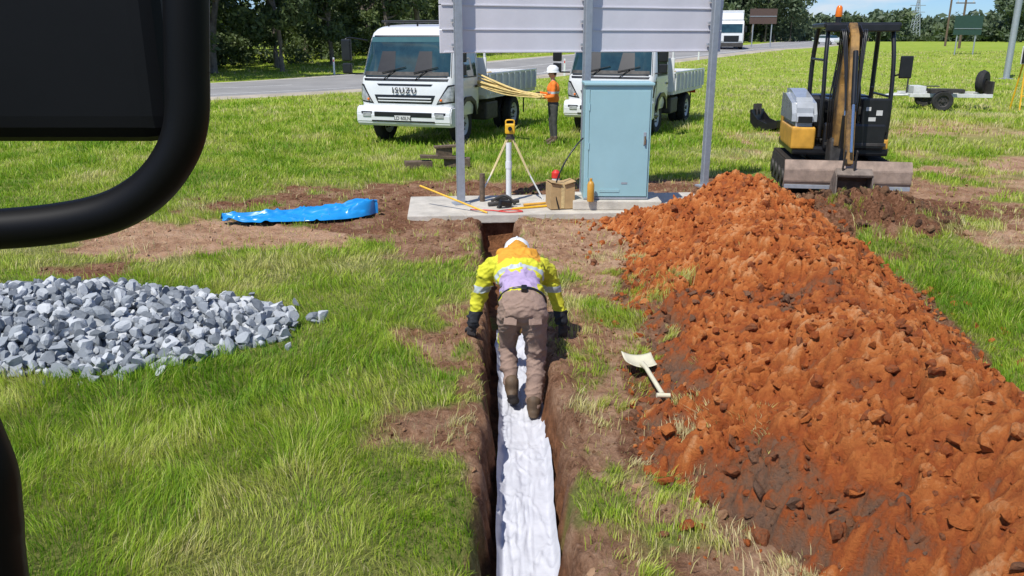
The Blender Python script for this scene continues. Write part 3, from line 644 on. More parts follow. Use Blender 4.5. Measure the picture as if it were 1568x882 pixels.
# ---------------------------------------------------------------- excavator
ex=E('mini_excavator',(5.43,14.0,0),-10);ex.scale=(.85,.95,1.0)
m_body=M('digger_grey',(.36,.38,.4),.25,var=.12,coat=.6)
m_bucket=M('worn_steel',(.22,.175,.14),.6,metal=.25,var=.35,scale=8,bump=.2)
m_blade=M('blade_muddy_steel',(.30,.22,.17),.75,metal=.1,var=.3,scale=5,bump=.2)
m_mud=M('muddy_rubber',(.035,.028,.022),.9,var=.5,scale=8,bump=.4)
for s_ in(-1,1):
    L_=.92;r=.25;prof=[]
    for k in range(13): a=math.pi/2+math.pi*k/12;prof.append((-L_+r*math.cos(a),.26+r*math.sin(a)))
    for k in range(13): a=-math.pi/2+math.pi*k/12;prof.append((L_+r*math.cos(a),.26+r*math.sin(a)))
    prism(ex,f'track_{s_}',prof,s_*.6,s_*.95,m_mud,bev=.02)
    n=38;per=4*L_+2*math.pi*r
    for i in range(n):
        d=per*i/n
        if d<2*L_: yy_,zz_,an=-L_+d,.26+r,0
        elif d<2*L_+math.pi*r: a=(d-2*L_)/r;yy_,zz_,an=L_+r*math.sin(a),.26+r*math.cos(a),-a
        elif d<4*L_+math.pi*r: yy_,zz_,an=L_-(d-2*L_-math.pi*r),.26-r,0
        else: a=(d-4*L_-math.pi*r)/r;yy_,zz_,an=-L_-r*math.sin(a),.26-r*math.cos(a),-a
        B(ex,f'grouser_{s_}_{i}',(s_*.775,yy_,zz_),(.34,.045,.05),m_mud,(an,0,0),.006)
    for q in(-.9,-.45,0,.45,.9): lathe(ex,f'roller_{s_}_{q}',[(0,-.02),(.12,-.02),(.12,.02),(0,.02)],m_dsteel,loc=(s_*.965,q,.22))
B(ex,'undercarriage',(0,0,.36),(1.25,1.2,.28),m_dsteel)
prism(ex,'dozer_blade',[(-1.5,.2),(-1.56,.3),(-1.56,.48),(-1.48,.62),(-1.44,.62),(-1.48,.48),(-1.48,.3),(-1.42,.2)],-1.1,1.1,m_blade,bev=.008)
for s_ in(-1,1):
    prism(ex,f'blade_arm_{s_}',[(-1.45,.28),(-1.45,.42),(-.5,.38),(-.5,.24)],s_*.42-.06,s_*.42+.06,m_dsteel)
B(ex,'blade_edge',(0,-1.535,.215),(2.18,.03,.06),m_steel,bev=.004)
for i in(-.7,0,.7): B(ex,f'blade_gusset_{i}',(i,-1.43,.38),(.05,.1,.34),m_bucket)
lathe(ex,'slew_ring',[(0,.5),(.45,.5),(.45,.62),(0,.62)],m_dsteel,'Z')
B(ex,'house_deck',(0,.1,.68),(1.75,1.7,.14),m_black,bev=.04)
B(ex,'counterweight',(0,.95,.95),(1.7,.35,.62),m_orange,bev=.1,seg=4)
B(ex,'engine_hood',(0,.72,1.2),(1.6,.62,.6),m_black,bev=.12,seg=4)
B(ex,'side_tank_lower',(-.69,-.1,.88),(.44,1.35,.36),m_orange,bev=.05,seg=3)
prism(ex,'side_tank_hood',[(-.78,1.06),(-.76,1.3),(-.55,1.5),(.3,1.62),(.75,1.6),(.75,1.06)],-.92,-.46,m_body,bev=.08,seg=4)
B(ex,'side_tank_grille',(-.69,-.79,1.18),(.26,.02,.1),m_black)
B(ex,'side_skirt_right',(.78,-.1,.8),(.16,1.3,.2),m_orange,bev=.04)
B(ex,'front_apron',(.22,-.72,.92),(1.1,.14,.42),m_black,bev=.04);B(ex,'foot_plate',(.25,-.5,.8),(1.1,.6,.05),m_dsteel)
B(ex,'apron_panel_right',(.55,-.74,1.25),(.5,.08,.55),m_black,bev=.03);B(ex,'console_post',(.02,-.6,1.2),(.14,.12,.7),m_dsteel,bev=.03)
for i,(px_,pz_) in enumerate([(.42,1.36),(.62,1.3),(.5,1.2),(.68,1.05),(.38,1.02),(.6,.92)]): B(ex,f'decal_{i}',(px_,-.785,pz_),(.09+.02*(i%3),.004,.06+.02*(i%2)),m_whited,bev=0)
B(ex,'seat_base',(.22,.1,1.05),(.52,.5,.35),m_black,bev=.05);B(ex,'seat_cushion',(.22,.02,1.28),(.5,.5,.14),m_rubber,bev=.05,seg=3);B(ex,'seat_back',(.22,.3,1.6),(.48,.14,.65),m_rubber,(math.radians(-8),0,0),.06,3);B(ex,'headrest',(.22,.34,2.0),(.28,.1,.2),m_rubber,bev=.04,seg=3)
for s_ in(-1,1):
    B(ex,f'console_{s_}',(.22+s_*.34,-.05,1.38),(.16,.6,.2),m_black,bev=.03)
    T(ex,f'joystick_{s_}',[(.22+s_*.34,-.28,1.45),(.22+s_*.34,-.32,1.68)],.02,m_black,rad=[1,1.6]);T(ex,f'travel_lever_{s_}',[(.22+s_*.08,-.6,.85),(.22+s_*.08,-.5,1.45)],.014,m_black)
    xx_=.20+s_*.6
    T(ex,f'canopy_front_post_{s_}',[(xx_,-.72,.9),(xx_,-.72,1.5),(xx_*1.0-.0,-.6,2.1),(xx_-s_*.03,-.42,2.60)],.04,m_black,True)
    T(ex,f'canopy_rear_post_{s_}',[(xx_,.62,1.4),(xx_,.62,2.1),(xx_-s_*.03,.5,2.60)],.045,m_black,True)
B(ex,'canopy_roof',(.20,.04,2.63),(1.36,1.2,.08),m_black,bev=.03,seg=3)
B(ex,'canopy_front_visor',(.20,-.55,2.59),(1.3,.08,.12),m_black,bev=.02)
T(ex,'canopy_cross_bar',[(-.42,-.6,2.1),(-.42,.6,2.1)],.02,m_black);T(ex,'guard_rail',[(.78,-.7,1.55),(.78,.6,1.55)],.02,m_black)
lathe(ex,'beacon_base',[(0,2.67),(.05,2.67),(.05,2.76),(0,2.76)],m_black,'Z',loc=(-.2,-.35,0));lathe(ex,'beacon_lens',[(0,2.76),(.06,2.76),(.065,2.8),(.055,2.9),(.03,2.93),(0,2.93)],m_amber,'Z',loc=(-.2,-.35,0))
T(ex,'mirror_arm',[(.78,-.6,1.85),(.95,-.7,1.9)],.014,m_black);B(ex,'mirror',(1.0,-.7,2.0),(.22,.05,.34),m_black,bev=.03,seg=3)
bxm=-.12
B(ex,'swing_post',(bxm,-.98,.72),(.3,.4,.42),m_dsteel,bev=.05);T(ex,'swing_pin',[(bxm,-1.05,.45),(bxm,-1.05,1.0)],.07,m_dsteel)
m_boom=M('boom_paint',(.06,.04,.025),.5,var=.4,scale=4,col2=(.42,.23,.06))
def beam(name,pts,hs,w,mat,ox=0):
    up=[];dn=[]
    for i,p in enumerate(pts):
        a=pts[max(i-1,0)];c=pts[min(i+1,len(pts)-1)];t=Vector((c[0]-a[0],c[1]-a[1])).normalized();nn=Vector((-t.y,t.x))
        up.append((p[0]+nn.x*hs[i],p[1]+nn.y*hs[i]));dn.append((p[0]-nn.x*hs[i],p[1]-nn.y*hs[i]))
    prism(ex,name,up+dn[::-1],bxm+ox-w/2,bxm+ox+w/2,mat,bev=.012)
beam('boom',[(-1.1,.8),(-1.05,1.3),(-.98,1.75),(-1.08,2.15),(-1.28,2.5)],[.1,.15,.17,.14,.08],.20,m_boom)
beam('dipper_arm',[(-1.16,2.62),(-1.36,2.42),(-1.66,1.6),(-1.98,.62)],[.06,.12,.10,.06],.14,m_boom)
for s_ in(-1,1): B(ex,f'dipper_pivot_plate_{s_}',(bxm+s_*.115,-1.3,2.46),(.02,.3,.26),m_black,(.4,0,0))
T(ex,'boom_ram_barrel',[(bxm,-1.33,.8),(bxm,-1.38,1.3)],.05,m_black);T(ex,'boom_ram_rod',[(bxm,-1.38,1.3),(bxm,-1.25,1.85)],.028,m_chrome)
T(ex,'dipper_ram_barrel',[(bxm,-.80,1.6),(bxm,-.86,2.2)],.045,m_black);T(ex,'dipper_ram_rod',[(bxm,-.86,2.2),(bxm,-1.12,2.62)],.025,m_chrome)
T(ex,'bucket_ram_barrel',[(bxm,-1.60,2.25),(bxm,-1.86,1.5)],.045,m_black);T(ex,'bucket_ram_rod',[(bxm,-1.86,1.5),(bxm,-2.08,.82)],.025,m_chrome)
for s_ in(-1,1):
    for q in range(3): T(ex,f'hose_{s_}_{q}',[(bxm+s_*(.13+.03*q),-1.0,.9),(bxm+s_*(.18+.04*q),-1.2,1.5),(bxm+s_*(.13+.03*q),-1.15,2.1),(bxm+s_*(.15+.03*q),-1.34,2.55),(bxm+s_*(.11+.02*q),-1.55,2.1),(bxm+s_*.09,-1.74,1.4)],.014,m_black,True)
    B(ex,f'bucket_link_{s_}',(bxm+s_*.095,-2.08,.68),(.025,.06,.36),m_dsteel,(.3,0,0))
B(ex,'work_lamp',(bxm,-1.2,1.9),(.1,.08,.09),m_lamp)
dz=-.22;bw=.30;bo=.1;dy=-.16
prism(ex,'bucket_shell',[(y_+dy,z_+dz) for y_,z_ in [(-2.0,.72),(-1.85,.80),(-1.58,.6),(-1.5,.35),(-1.62,.1),(-1.88,-.02),(-2.12,.06),(-2.1,.09),(-1.88,.04),(-1.66,.13),(-1.55,.35),(-1.62,.57),(-1.85,.74),(-1.98,.68)]],bxm-bw+bo,bxm+bw+bo,m_bucket,bev=.006)
for s_ in(-1,1): prism(ex,f'bucket_cheek_{s_}',[(y_+dy,z_+dz) for y_,z_ in [(-1.98,.70),(-1.85,.78),(-1.6,.58),(-1.52,.35),(-1.64,.12),(-1.88,.0),(-2.1,.06)]],bxm+bo+s_*bw-.012,bxm+bo+s_*bw+.012,m_bucket,bev=.004)
for q in range(4): B(ex,f'tooth_{q}',(bxm+bo-.22+.147*q,-2.16+dy,.06+dz),(.045,.14,.04),m_steel,(.2,0,0))
# ---------------------------------------------------------------- spare bucket
sb=E('digger_bucket',(7.2,23.2,0),40)
prism(sb,'shell',[(-.45,.3),(-.42,.1),(-.15,.0),(.2,.0),(.42,.2),(.45,.55),(.4,.55),(.36,.24),(.18,.06),(-.13,.06),(-.36,.14),(-.4,.3)],-.3,.3,m_black,bev=.006)
for s_ in(-1,1):prism(sb,f'cheek_{s_}',[(-.45,.28),(-.42,.1),(-.15,.0),(.2,.0),(.42,.2),(.45,.55),(.2,.3),(-.1,.2)],s_*.3-.012,s_*.3+.012,m_black,bev=.004)
B(sb,'ear_left',(-.08,.42,.55),(.02,.16,.3),m_dsteel);B(sb,'ear_right',(.08,.42,.55),(.02,.16,.3),m_dsteel)
# ---------------------------------------------------------------- flat trailer
tl=E('flat_trailer',(15.7,30.5,0),80,1.05)
for s_ in(-1,1):
    B(tl,f'side_rail_{s_}',(s_*.8,0,.5),(.08,2.6,.12),m_whited)
    wheel(tl,f'wheel_{s_}',(s_*1.0,.3,.33),.33,.2,m_dsteel);B(tl,f'mudguard_{s_}',(s_*1.0,.3,.72),(.26,.85,.03),m_dsteel)
    T(tl,f'drawbar_{s_}',[(s_*.5,1.2,.5),(0,1.9,.45)],.04,m_whited)
for q in range(6): B(tl,f'cross_{q}',(0,-1.25+q*.5,.5),(1.6,.06,.08),m_whited)
B(tl,'ramp',(0,-1.3,.72),(1.5,.06,.5),m_dsteel);T(tl,'jockey_wheel_post',[(0,1.7,.1),(0,1.7,.95)],.03,m_steel)
lathe(tl,'spare_wheel',[(.1,-.12),(.34,-.12),(.4,0),(.34,.12),(.1,.12)],m_rubber,loc=(0,-1.2,.93),rot=(0,0,.9));T(tl,'jack_crank',[(0,1.7,.95),(.15,1.7,.95)],.02,m_steel);B(tl,'toolbox',(0,.9,.66),(.9,.4,.25),m_whited);T(tl,'upright_post',[(0,1.2,.5),(0,1.2,1.3)],.03,m_dsteel)
B(tl,'deck_gear_left',(-.3,.2,.62),(.5,.7,.16),m_dsteel);B(tl,'deck_gear_right',(.35,-.5,.6),(.4,.5,.12),m_dsteel)
# ---------------------------------------------------------------- people
def cap_mesh(p0,r0,p1,r1,seg=14):
    p0=Vector(p0);p1=Vector(p1);d=(p1-p0);Ln=max(d.length,1e-5);q=d.to_track_quat('Z','Y').to_matrix()
    pr=[]
    for k in range(6): a=-math.pi/2+math.pi/2*k/5;pr.append((r0*math.cos(a),r0*math.sin(a)))
    for k in range(6): a=math.pi/2*k/5;pr.append((r1*math.cos(a),Ln+r1*math.sin(a)))
    V=[];F=[]
    for r,h_ in pr:
        for i in range(seg):
            t=2*math.pi*i/seg;V.append(p0+q@Vector((max(r,1e-4)*math.cos(t),max(r,1e-4)*math.sin(t),h_)))
    for j in range(len(pr)-1):
        for i in range(seg):F.append((j*seg+i,j*seg+(i+1)%seg,(j+1)*seg+(i+1)%seg,(j+1)*seg+i))
    F.append(tuple(range(seg-1,-1,-1)));F.append(tuple(range((len(pr)-1)*seg,len(pr)*seg)))
    return V,F
def ell_mesh(c,r,basis):
    V=[];F=[];seg=20;rn=12
    for j in range(rn+1):
        a=-math.pi/2+math.pi*j/rn
        for i in range(seg):
            t=2*math.pi*i/seg;p=Vector((max(math.cos(a),1e-3)*math.cos(t)*r[0],max(math.cos(a),1e-3)*math.sin(t)*r[1],math.sin(a)*r[2]))
            V.append(Vector(c)+basis@p)
    for j in range(rn):
        for i in range(seg):F.append((j*seg+i,j*seg+(i+1)%seg,(j+1)*seg+(i+1)%seg,(j+1)*seg+i))
    F.append(tuple(range(seg-1,-1,-1)));F.append(tuple(range(rn*seg,(rn+1)*seg)))
    return V,F
def flesh(P,name,caps,ells,mats,labelf,voxel=.012,smooth=5,wr=None):
    """one continuous remeshed surface; caps: (p0,r0,p1,r1,label)"""
    V=[];F=[]
    for c in caps:
        v,f=cap_mesh(*c[:4]);F+=[tuple(i+len(V) for i in q) for q in f];V+=v
    for c in ells:
        v,f=ell_mesh(*c[:3]);F+=[tuple(i+len(V) for i in q) for q in f];V+=v
    me=bpy.data.meshes.new(name);me.from_pydata([tuple(v) for v in V],[],F);me.update()
    ob=bpy.data.objects.new('tmp',me);COL.objects.link(ob)
    m=ob.modifiers.new('r','REMESH');m.mode='VOXEL';m.voxel_size=voxel
    m=ob.modifiers.new('s','SMOOTH');m.factor=.5;m.iterations=smooth
    dg=bpy.context.evaluated_depsgraph_get();res=bpy.data.meshes.new_from_object(ob.evaluated_get(dg));bpy.data.objects.remove(ob)
    res.materials.clear()
    for mm_ in mats:res.materials.append(mm_)
    n=len(res.vertices);co=np.empty(n*3);res.vertices.foreach_get('co',co);co=co.reshape(-1,3)
    no=np.empty(n*3);res.vertices.foreach_get('normal',no);no=no.reshape(-1,3)
    if wr:
        d=wr(co);co2=co+no*d[:,None];res.vertices.foreach_set('co',co2.ravel())
    nf=len(res.polygons);ce=np.empty(nf*3);res.polygons.foreach_get('center',ce);ce=ce.reshape(-1,3)
    best=np.full(nf,9.);lab=np.zeros(nf,int);tpar=np.zeros(nf)
    for c in caps:
        a=np.array(c[0]);b_=np.array(c[2]);d=b_-a;t=np.clip(((ce-a)@d)/max(d@d,1e-9),0,1)
        ds=np.linalg.norm(ce-(a+t[:,None]*d),axis=1)-(c[1]*(1-t)+c[3]*t)
        k=ds<best;best[k]=ds[k];lab[k]=c[4];tpar[k]=t[k]
    for c in ells:
        Bm=np.array(c[2]);q=(ce-np.array(c[0]))@Bm;q2=q/np.array(c[1]);l=np.linalg.norm(q2,axis=1);ds=(l-1)*min(c[1])
        k=ds<best;best[k]=ds[k];lab[k]=c[3]
    mi=labelf(ce,lab,tpar);res.polygons.foreach_set('material_index',mi.astype(np.int32));res.polygons.foreach_set('use_smooth',np.ones(nf,bool));res.update()
    return O(name,res,None,P)
I3=Matrix.Identity(3)
def hand(P,name,wrist,direction,palm_n,mat,side=1,curl=.6,sc=1.):
    f=Vector(direction).normalized();n_=Vector(palm_n);n_=(n_-f*n_.dot(f)).normalized();s_=f.cross(n_)*side
    w=Vector(wrist);caps=[]
    def add(a,ra,b_,rb): caps.append((tuple(a),ra*sc,tuple(b_),rb*sc,0))
    add(w-f*.03,.024,w+f*.03*sc,.024)
    for i in range(4):
        o=(i-1.5)*.02*sc
        base=w+f*.085*sc+s_*o;add(w+f*.02*sc+s_*o*.7,.016,base,.0125)
        Ls=[(.040,.025,.02),(.045,.029,.022),(.042,.026,.021),(.033,.02,.018)][i]
        p=base;ang=0
        for j,l in enumerate(Ls):
            ang+=curl*(.7+.1*i);d=f*math.cos(ang)+n_*math.sin(ang);q=p+d*l*sc+s_*o*.04;add(p,.0098-.001*j,q,.0092-.001*j);p=q
    tb=w+f*.03*sc-s_*.028*sc;t1=tb-s_*.028*sc+f*.028*sc+n_*.012*sc;t2=t1+f*.028*sc+n_*.02*sc*curl-s_*.004
    add(w+f*.02,.018,tb,.016);add(tb,.014,t1,.011);add(t1,.011,t2,.009)
    return flesh(P,name,caps,[],[mat],lambda ce,l,t:np.zeros(len(ce)),.0045,2)
def hardhat(P,name,loc,rot,mat,sc=1.):
    e=bpy.data.objects.new(name,None);COL.objects.link(e);e.parent=P;e.location=loc;e.rotation_euler=rot;e.scale=(sc,sc*1.12,sc)
    lathe(e,'shell',[(.150,-.012),(.150,-.004),(.128,.005),(.126,.04),(.115,.085),(.085,.12),(.045,.138),(0,.142)],mat,'Z')
    T(e,'ridge',[(0,-.115,.075),(0,-.06,.132),(0,0,.146),(0,.06,.132),(0,.115,.075)],.014,mat,True)
    B(e,'peak',(0,-.155,-.006),(.17,.07,.012),mat,(math.radians(8),0,0),.005)
m_hivis=M('hi_vis_yellow',(.60,.58,.03),.8,var=.12,scale=9,bump=.3,bscale=25)
m_orsh=M('hi_vis_orange',(.85,.2,.02),.8,var=.12,scale=9)
m_orcol=M('orange_collar',(.66,.30,.025),.8,var=.15,scale=9)
m_lav=M('lavender_cloth',(.42,.32,.50),.85,var=.14,scale=10,bump=.3,bscale=25)  # lavender area over the middle of the lower back
m_refl=M('reflective_tape',(.45,.49,.5),.4,var=.1)
m_khaki=M('khaki_trousers',(.28,.19,.145),.9,var=.16,scale=8,bump=.3,bscale=40)
m_navy=M('dark_sleeve',(.014,.016,.022),.8,var=.3)
m_glove=M('work_glove',(.05,.045,.045),.85,var=.4,scale=20)
m_boot=M('leather_boot',(.10,.065,.038),.7,var=.35,scale=14)
m_sole=M('boot_sole',(.05,.038,.03),.85,var=.3)
m_skin=M('skin',(.5,.29,.2),.55,var=.1,scale=12)
m_hair=M('hair',(.05,.03,.02),.8,var=.3)
m_grey=M('grey_trousers',(.055,.055,.05),.9,var=.2,scale=8)
m_helm=M('helmet_white',(.78,.78,.77),.3,var=.04)
# --- bent worker
wb=Vector((.08,5.9,-.39));wk=E('worker_bending',wb)
def W_(x,y,z): return (x-wb.x,y-wb.y,z-wb.z)
back=(Vector((.05,6.38,.70))-Vector((.078,5.80,.47))).normalized()
bx_=Vector((1,0,0));bz=bx_.cross(back).normalized()
bas=Matrix((bx_,back,bz)).transposed()
caps=[(W_(-.005,5.83,.44),.103,W_(-.035,6.06,.10),.07,1),(W_(-.035,6.06,.10),.07,W_(-.005,5.88,-.17),.055,1),
 (W_(.165,5.80,.44),.104,W_(.185,5.90,.07),.074,1),(W_(.185,5.90,.07),.074,W_(.17,5.74,-.27),.057,1),
 (W_(-.12,6.33,.66),.08,W_(-.20,6.38,.60),.075,2),(W_(.22,6.33,.66),.08,W_(.29,6.38,.60),.075,2),
 (W_(-.20,6.38,.60),.072,W_(-.275,6.42,.36),.058,3),(W_(-.275,6.42,.36),.058,W_(-.325,6.38,.16),.046,4),
 (W_(.29,6.38,.60),.072,W_(.365,6.42,.36),.058,3),(W_(.365,6.42,.36),.058,W_(.415,6.40,.17),.046,4),
 (W_(.05,6.42,.72),.095,W_(.045,6.50,.74),.09,5),(W_(-.05,6.40,.72),.075,W_(.14,6.40,.72),.075,5)]
ells=[(W_(.08,5.83,.49),(.18,.155,.14),bas,1),(W_(.075,5.97,.555),(.165,.17,.12),bas,2),(W_(.055,6.2,.64),(.20,.2,.135),bas,2),(W_(.05,6.33,.685),(.195,.14,.12),bas,2)]
hip=np.array(W_(.078,5.80,.47));bk=np.array(back)
def lab(ce,l,t):
    s_=(ce-hip)@bk;zz_=ce[:,2]+wb.z;xx_=ce[:,0]+wb.x-.055
    m_=np.where(l==1,0,1)
    wob=.014*np.sin(ce[:,0]*37)+.01*np.sin(ce[:,0]*91)
    m_=np.where((l<=2)&(l>=1)&(s_>.07+wob*.5),1,m_);m_=np.where((l==2)&(s_<=.07+wob*.5),0,m_)
    m_=np.where((m_==1)&(l==2)&(s_<.33+wob)&(np.abs(xx_)<.155+.02*np.sin(s_*30)),2,m_)
    m_=np.where((m_==1)&(l==2)&(s_>.345)&(s_<.38)&(np.abs(xx_)<.2),3,m_)
    m_=np.where((l==5)|((l==2)&(s_>.47+wob*.6)&(np.abs(xx_)<.17)),4,m_)
    m_=np.where((l==3)&(zz_<.49)&(zz_>.435),3,m_);m_=np.where((l==4)&(zz_<.27),5,m_)
    return m_
def wrk(co):
    x,y,z=co.T
    a=fbm(x*14,(y+z)*9,3,401)-.5;b_=fbm((x+y)*10,z*22,3,402)-.5
    r=np.exp(-((fbm(x*7+z*6,y*9+z*5,2,403)-.5)/.05)**2);r2=np.exp(-((fbm(x*9-z*11,y*7+z*13,2,404)-.5)/.04)**2)
    return .014*a+.016*b_+.012*r+.009*r2
body=flesh(wk,'body',caps,ells,[m_khaki,m_hivis,m_lav,m_refl,m_orcol,m_navy],lab,.0095,3,wrk)
hb=flesh(wk,'head',[(W_(.045,6.50,.73),.06,W_(.042,6.60,.72),.06,0)],[(W_(.042,6.66,.70),(.078,.11,.098),Matrix((bx_,Vector((0,.55,-.83)),Vector((0,.83,.55)))).transposed(),0),(W_(.042,6.69,.61),(.014,.02,.016),I3,0),(W_(-.04,6.64,.68),(.012,.02,.03),I3,0),(W_(.124,6.64,.68),(.012,.02,.03),I3,0)],[m_skin,m_hair],lambda ce,l,t:np.where((ce[:,2]+wb.z>.70),1,0),.007,2)
hardhat(wk,'hard_hat',W_(.042,6.655,.69),(math.radians(45),0,math.pi),m_helm,.88)
hand(wk,'hand_left',W_(-.328,6.375,.145),(-.1,.15,-1),(.3,1,0),m_glove,1,.45);hand(wk,'hand_right',W_(.418,6.40,.15),(.1,.15,-1),(-.3,1,0),m_glove,-1,.45)
T(wk,'belt',[Vector(W_(.08,5.83,.49))+back*.05+bx_*(.176*math.cos(a))+bz*(.137*math.sin(a)) for a in np.linspace(0,2*math.pi,30)],.013,m_black)
B(wk,'belt_pouch',Vector(W_(.09,5.86,.52))+bz*.12+Vector((0,-.02,0)),(.045,.05,.06),m_black,(math.radians(20),0,0),.012,3)
for s_,xp in((-1,-.0),(1,.155)): B(wk,f'back_pocket_{s_}',W_(.08+s_*.09,5.708,.44),(.1,.012,.11),m_khaki,(math.radians(-18),0,s_*.25),.006)
def boot(P,name,ankle,heel,toe,mats=(m_boot,m_sole)):
    a,h_,t=[Vector(q) for q in (ankle,heel,toe)];d=(t-h_).normalized();sd=Vector((1,0,0)) if abs(d.x)<.7 else Vector((0,1,0));up=sd.cross(d).normalized()
    if up.z<0:up=-up;
    Bb=Matrix((sd,d,up)).transposed();mid=(h_+t)/2
    ar=np.array(h_);u=np.array(up)
    return flesh(P,name,[(tuple(a+Vector((0,0,.06))),.056,tuple(a),.056,0),(tuple(a),.056,tuple(h_+d*.04+up*.03),.046,0),(tuple(a),.05,tuple(t-d*.06+up*.028),.04,0)],
      [(tuple(h_+d*.05+up*.008),(.043,.06,.028),Bb,1),(tuple(t-d*.06+up*.008),(.05,.085,.028),Bb,1),(tuple(mid+up*.008),(.04,.1,.026),Bb,1)],list(mats),lambda ce,l,tt_:np.where(((ce-ar)@u)<.008,1,0),.007,2)
boot(wk,'boot_right',W_(.168,5.735,-.30),W_(.165,5.67,-.36),W_(.175,5.94,-.36))
boot(wk,'boot_left',W_(-.002,5.87,-.2),W_(-.003,5.79,-.225),W_(.015,5.975,-.375))
# --- standing worker with stakes
sbase=Vector((.98,19.9,.02));sw=E('worker_standing',sbase,0)
caps=[((-.02,.09,.88),.10,(-.03,.10,.48),.068,1),((-.03,.10,.48),.066,(.0,.12,.10),.05,1),((.02,-.09,.88),.10,(.03,-.13,.48),.068,1),((.03,-.13,.48),.066,(.06,-.16,.10),.05,1),
 ((.0,-.17,1.38),.068,(-.02,-.22,1.12),.055,2),((-.02,-.22,1.12),.052,(-.22,-.14,1.09),.042,3),((.0,.17,1.38),.068,(-.08,.22,1.13),.055,2),((-.08,.22,1.13),.052,(-.30,.12,1.18),.042,3),
 ((0,-.1,1.40),.075,(0,.1,1.40),.075,2),((-.0,0,1.42),.06,(-.02,0,1.53),.052,4)]
ells=[((0,0,.92),(.135,.165,.13),I3,1),((0,0,1.06),(.145,.17,.15),I3,2),((0,0,1.27),(.155,.20,.19),I3,2)]
flesh(sw,'body',caps,ells,[m_grey,m_orsh,m_refl,m_skin],lambda ce,l,t:np.where(l==4,3,np.where(((l==2)|(l==3))&(ce[:,2]>.98),np.where((np.abs(ce[:,2]-1.2)<.025)&(l==2),2,1),np.where(l==3,1,0))),.013,4,lambda co:.015*(fbm(co[:,0]*12+co[:,1]*8,co[:,2]*14,3,411)-.5))
flesh(sw,'head',[((-.02,0,1.52),.05,(-.02,0,1.58),.055,0)],[((-.02,0,1.63),(.095,.075,.11),I3,0),((-.118,0,1.62),(.018,.012,.018),I3,0),((-.0,.077,1.62),(.018,.01,.028),I3,0),((-.0,-.077,1.62),(.018,.01,.028),I3,0),((-.09,0,1.56),(.02,.03,.012),I3,0)],[m_skin,m_hair],lambda ce,l,t:np.where((ce[:,0]>.0)&(ce[:,2]>1.6),1,0),.008,2)
for s_ in(-1,1): lathe(sw,f'eye_{s_}',[(0,-.008),(.008,0),(0,.008)],m_navy,loc=(-.108,s_*.03,1.645))
hardhat(sw,'hard_hat',(-.02,0,1.67),(0,0,-math.pi/2),m_helm)
hand(sw,'hand_near',(-.235,-.135,1.085),(-1,.2,.1),(0,.3,1),m_glove,1,.8);hand(sw,'hand_far',(-.315,.11,1.185),(-1,-.1,.1),(0,-.3,-1),m_glove,1,.8)
boot(sw,'boot_far',(.0,.12,.1),(.07,.12,.0),(-.2,.13,.0));boot(sw,'boot_near',(.06,-.16,.1),(.13,-.16,.0),(-.14,-.18,.0))
stk=E('timber_stakes',(.62,19.75,1.12))
m_bam=M('bundle_yellow',(.66,.50,.2),.6,var=.25,scale=12)
for q in range(20):
    a=Vector((.12+random.uniform(-.12,.1),random.uniform(-.06,.06),random.uniform(-.05,.06)));b_=Vector((-1.45+random.uniform(-.25,.15),1.15+random.uniform(-.1,.1),.40+random.uniform(-.16,.14)))
    mid=(a+b_)/2+Vector((0,0,-.06+random.uniform(-.05,.03)));T(stk,f'stake_{q}',[a,mid,b_],.014,m_bam,True)
# ---------------------------------------------------------------- trees
def tube_np(pts,rad,seg=7):
    V=[];F=[]
    for i,p in enumerate(pts):
        a=pts[max(i-1,0)];c=pts[min(i+1,len(pts)-1)];q=(c-a).to_track_quat('Z','Y').to_matrix()
        for k in range(seg): t=2*math.pi*k/seg;V.append(p+q@Vector((rad[i]*math.cos(t),rad[i]*math.sin(t),0)))
    for i in range(len(pts)-1):
        for k in range(seg):F.append((i*seg+k,i*seg+(k+1)%seg,(i+1)*seg+(k+1)%seg,(i+1)*seg+k))
    return V,F
m_bark=M('bark',(.17,.14,.11),.9,var=.4,scale=3,bump=.5,bscale=8)
def leafmat(name,stops):
    m=bpy.data.materials.new(name);m.use_nodes=True;nt=m.node_tree;N=nt.nodes;L=nt.links;b=N['Principled BSDF'];b.inputs['Roughness'].default_value=.6
    a=N.new('ShaderNodeAttribute');a.attribute_name='tint';r=ramp(N,stops);L.new(a.outputs['Fac'],r.inputs['Fac']);L.new(r.outputs['Color'],b.inputs['Base Color'])
    t=N.new('ShaderNodeBsdfTranslucent');L.new(r.outputs['Color'],t.inputs['Color']);ms=N.new('ShaderNodeMixShader');ms.inputs[0].default_value=.25
    L.new(b.outputs[0],ms.inputs[1]);L.new(t.outputs[0],ms.inputs[2]);L.new(ms.outputs[0],N['Material Output'].inputs['Surface']);return m
m_leaf=leafmat('eucalypt_leaves',[(0,(.03,.045,.018)),(.5,(.075,.115,.036)),(1,(.18,.22,.07))])
def leaves(centers,radii,n,size,r,flat=.7):
    ci=r.integers(0,len(centers),n);c=centers[ci];p=r.normal(size=(n,3));p/=np.linalg.norm(p,axis=1)[:,None];p*=(r.random(n)**.4)[:,None]*radii[ci][:,None];p[:,2]*=flat
    p=c+p;u=r.normal(size=(n,3));u/=np.linalg.norm(u,axis=1)[:,None];v=np.cross(u,r.normal(size=(n,3)));v/=np.linalg.norm(v,axis=1)[:,None]
    s=size*r.uniform(.5,1.3,n)[:,None];V=np.stack([p-u*s,p+v*s*.45,p+u*s,p-v*s*.45],1).reshape(-1,3);i=np.arange(n)*4
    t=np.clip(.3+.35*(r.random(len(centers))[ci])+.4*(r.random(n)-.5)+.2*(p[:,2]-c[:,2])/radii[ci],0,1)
    return V,np.stack([i,i+1,i+2,i+3],1),np.repeat(t,4)
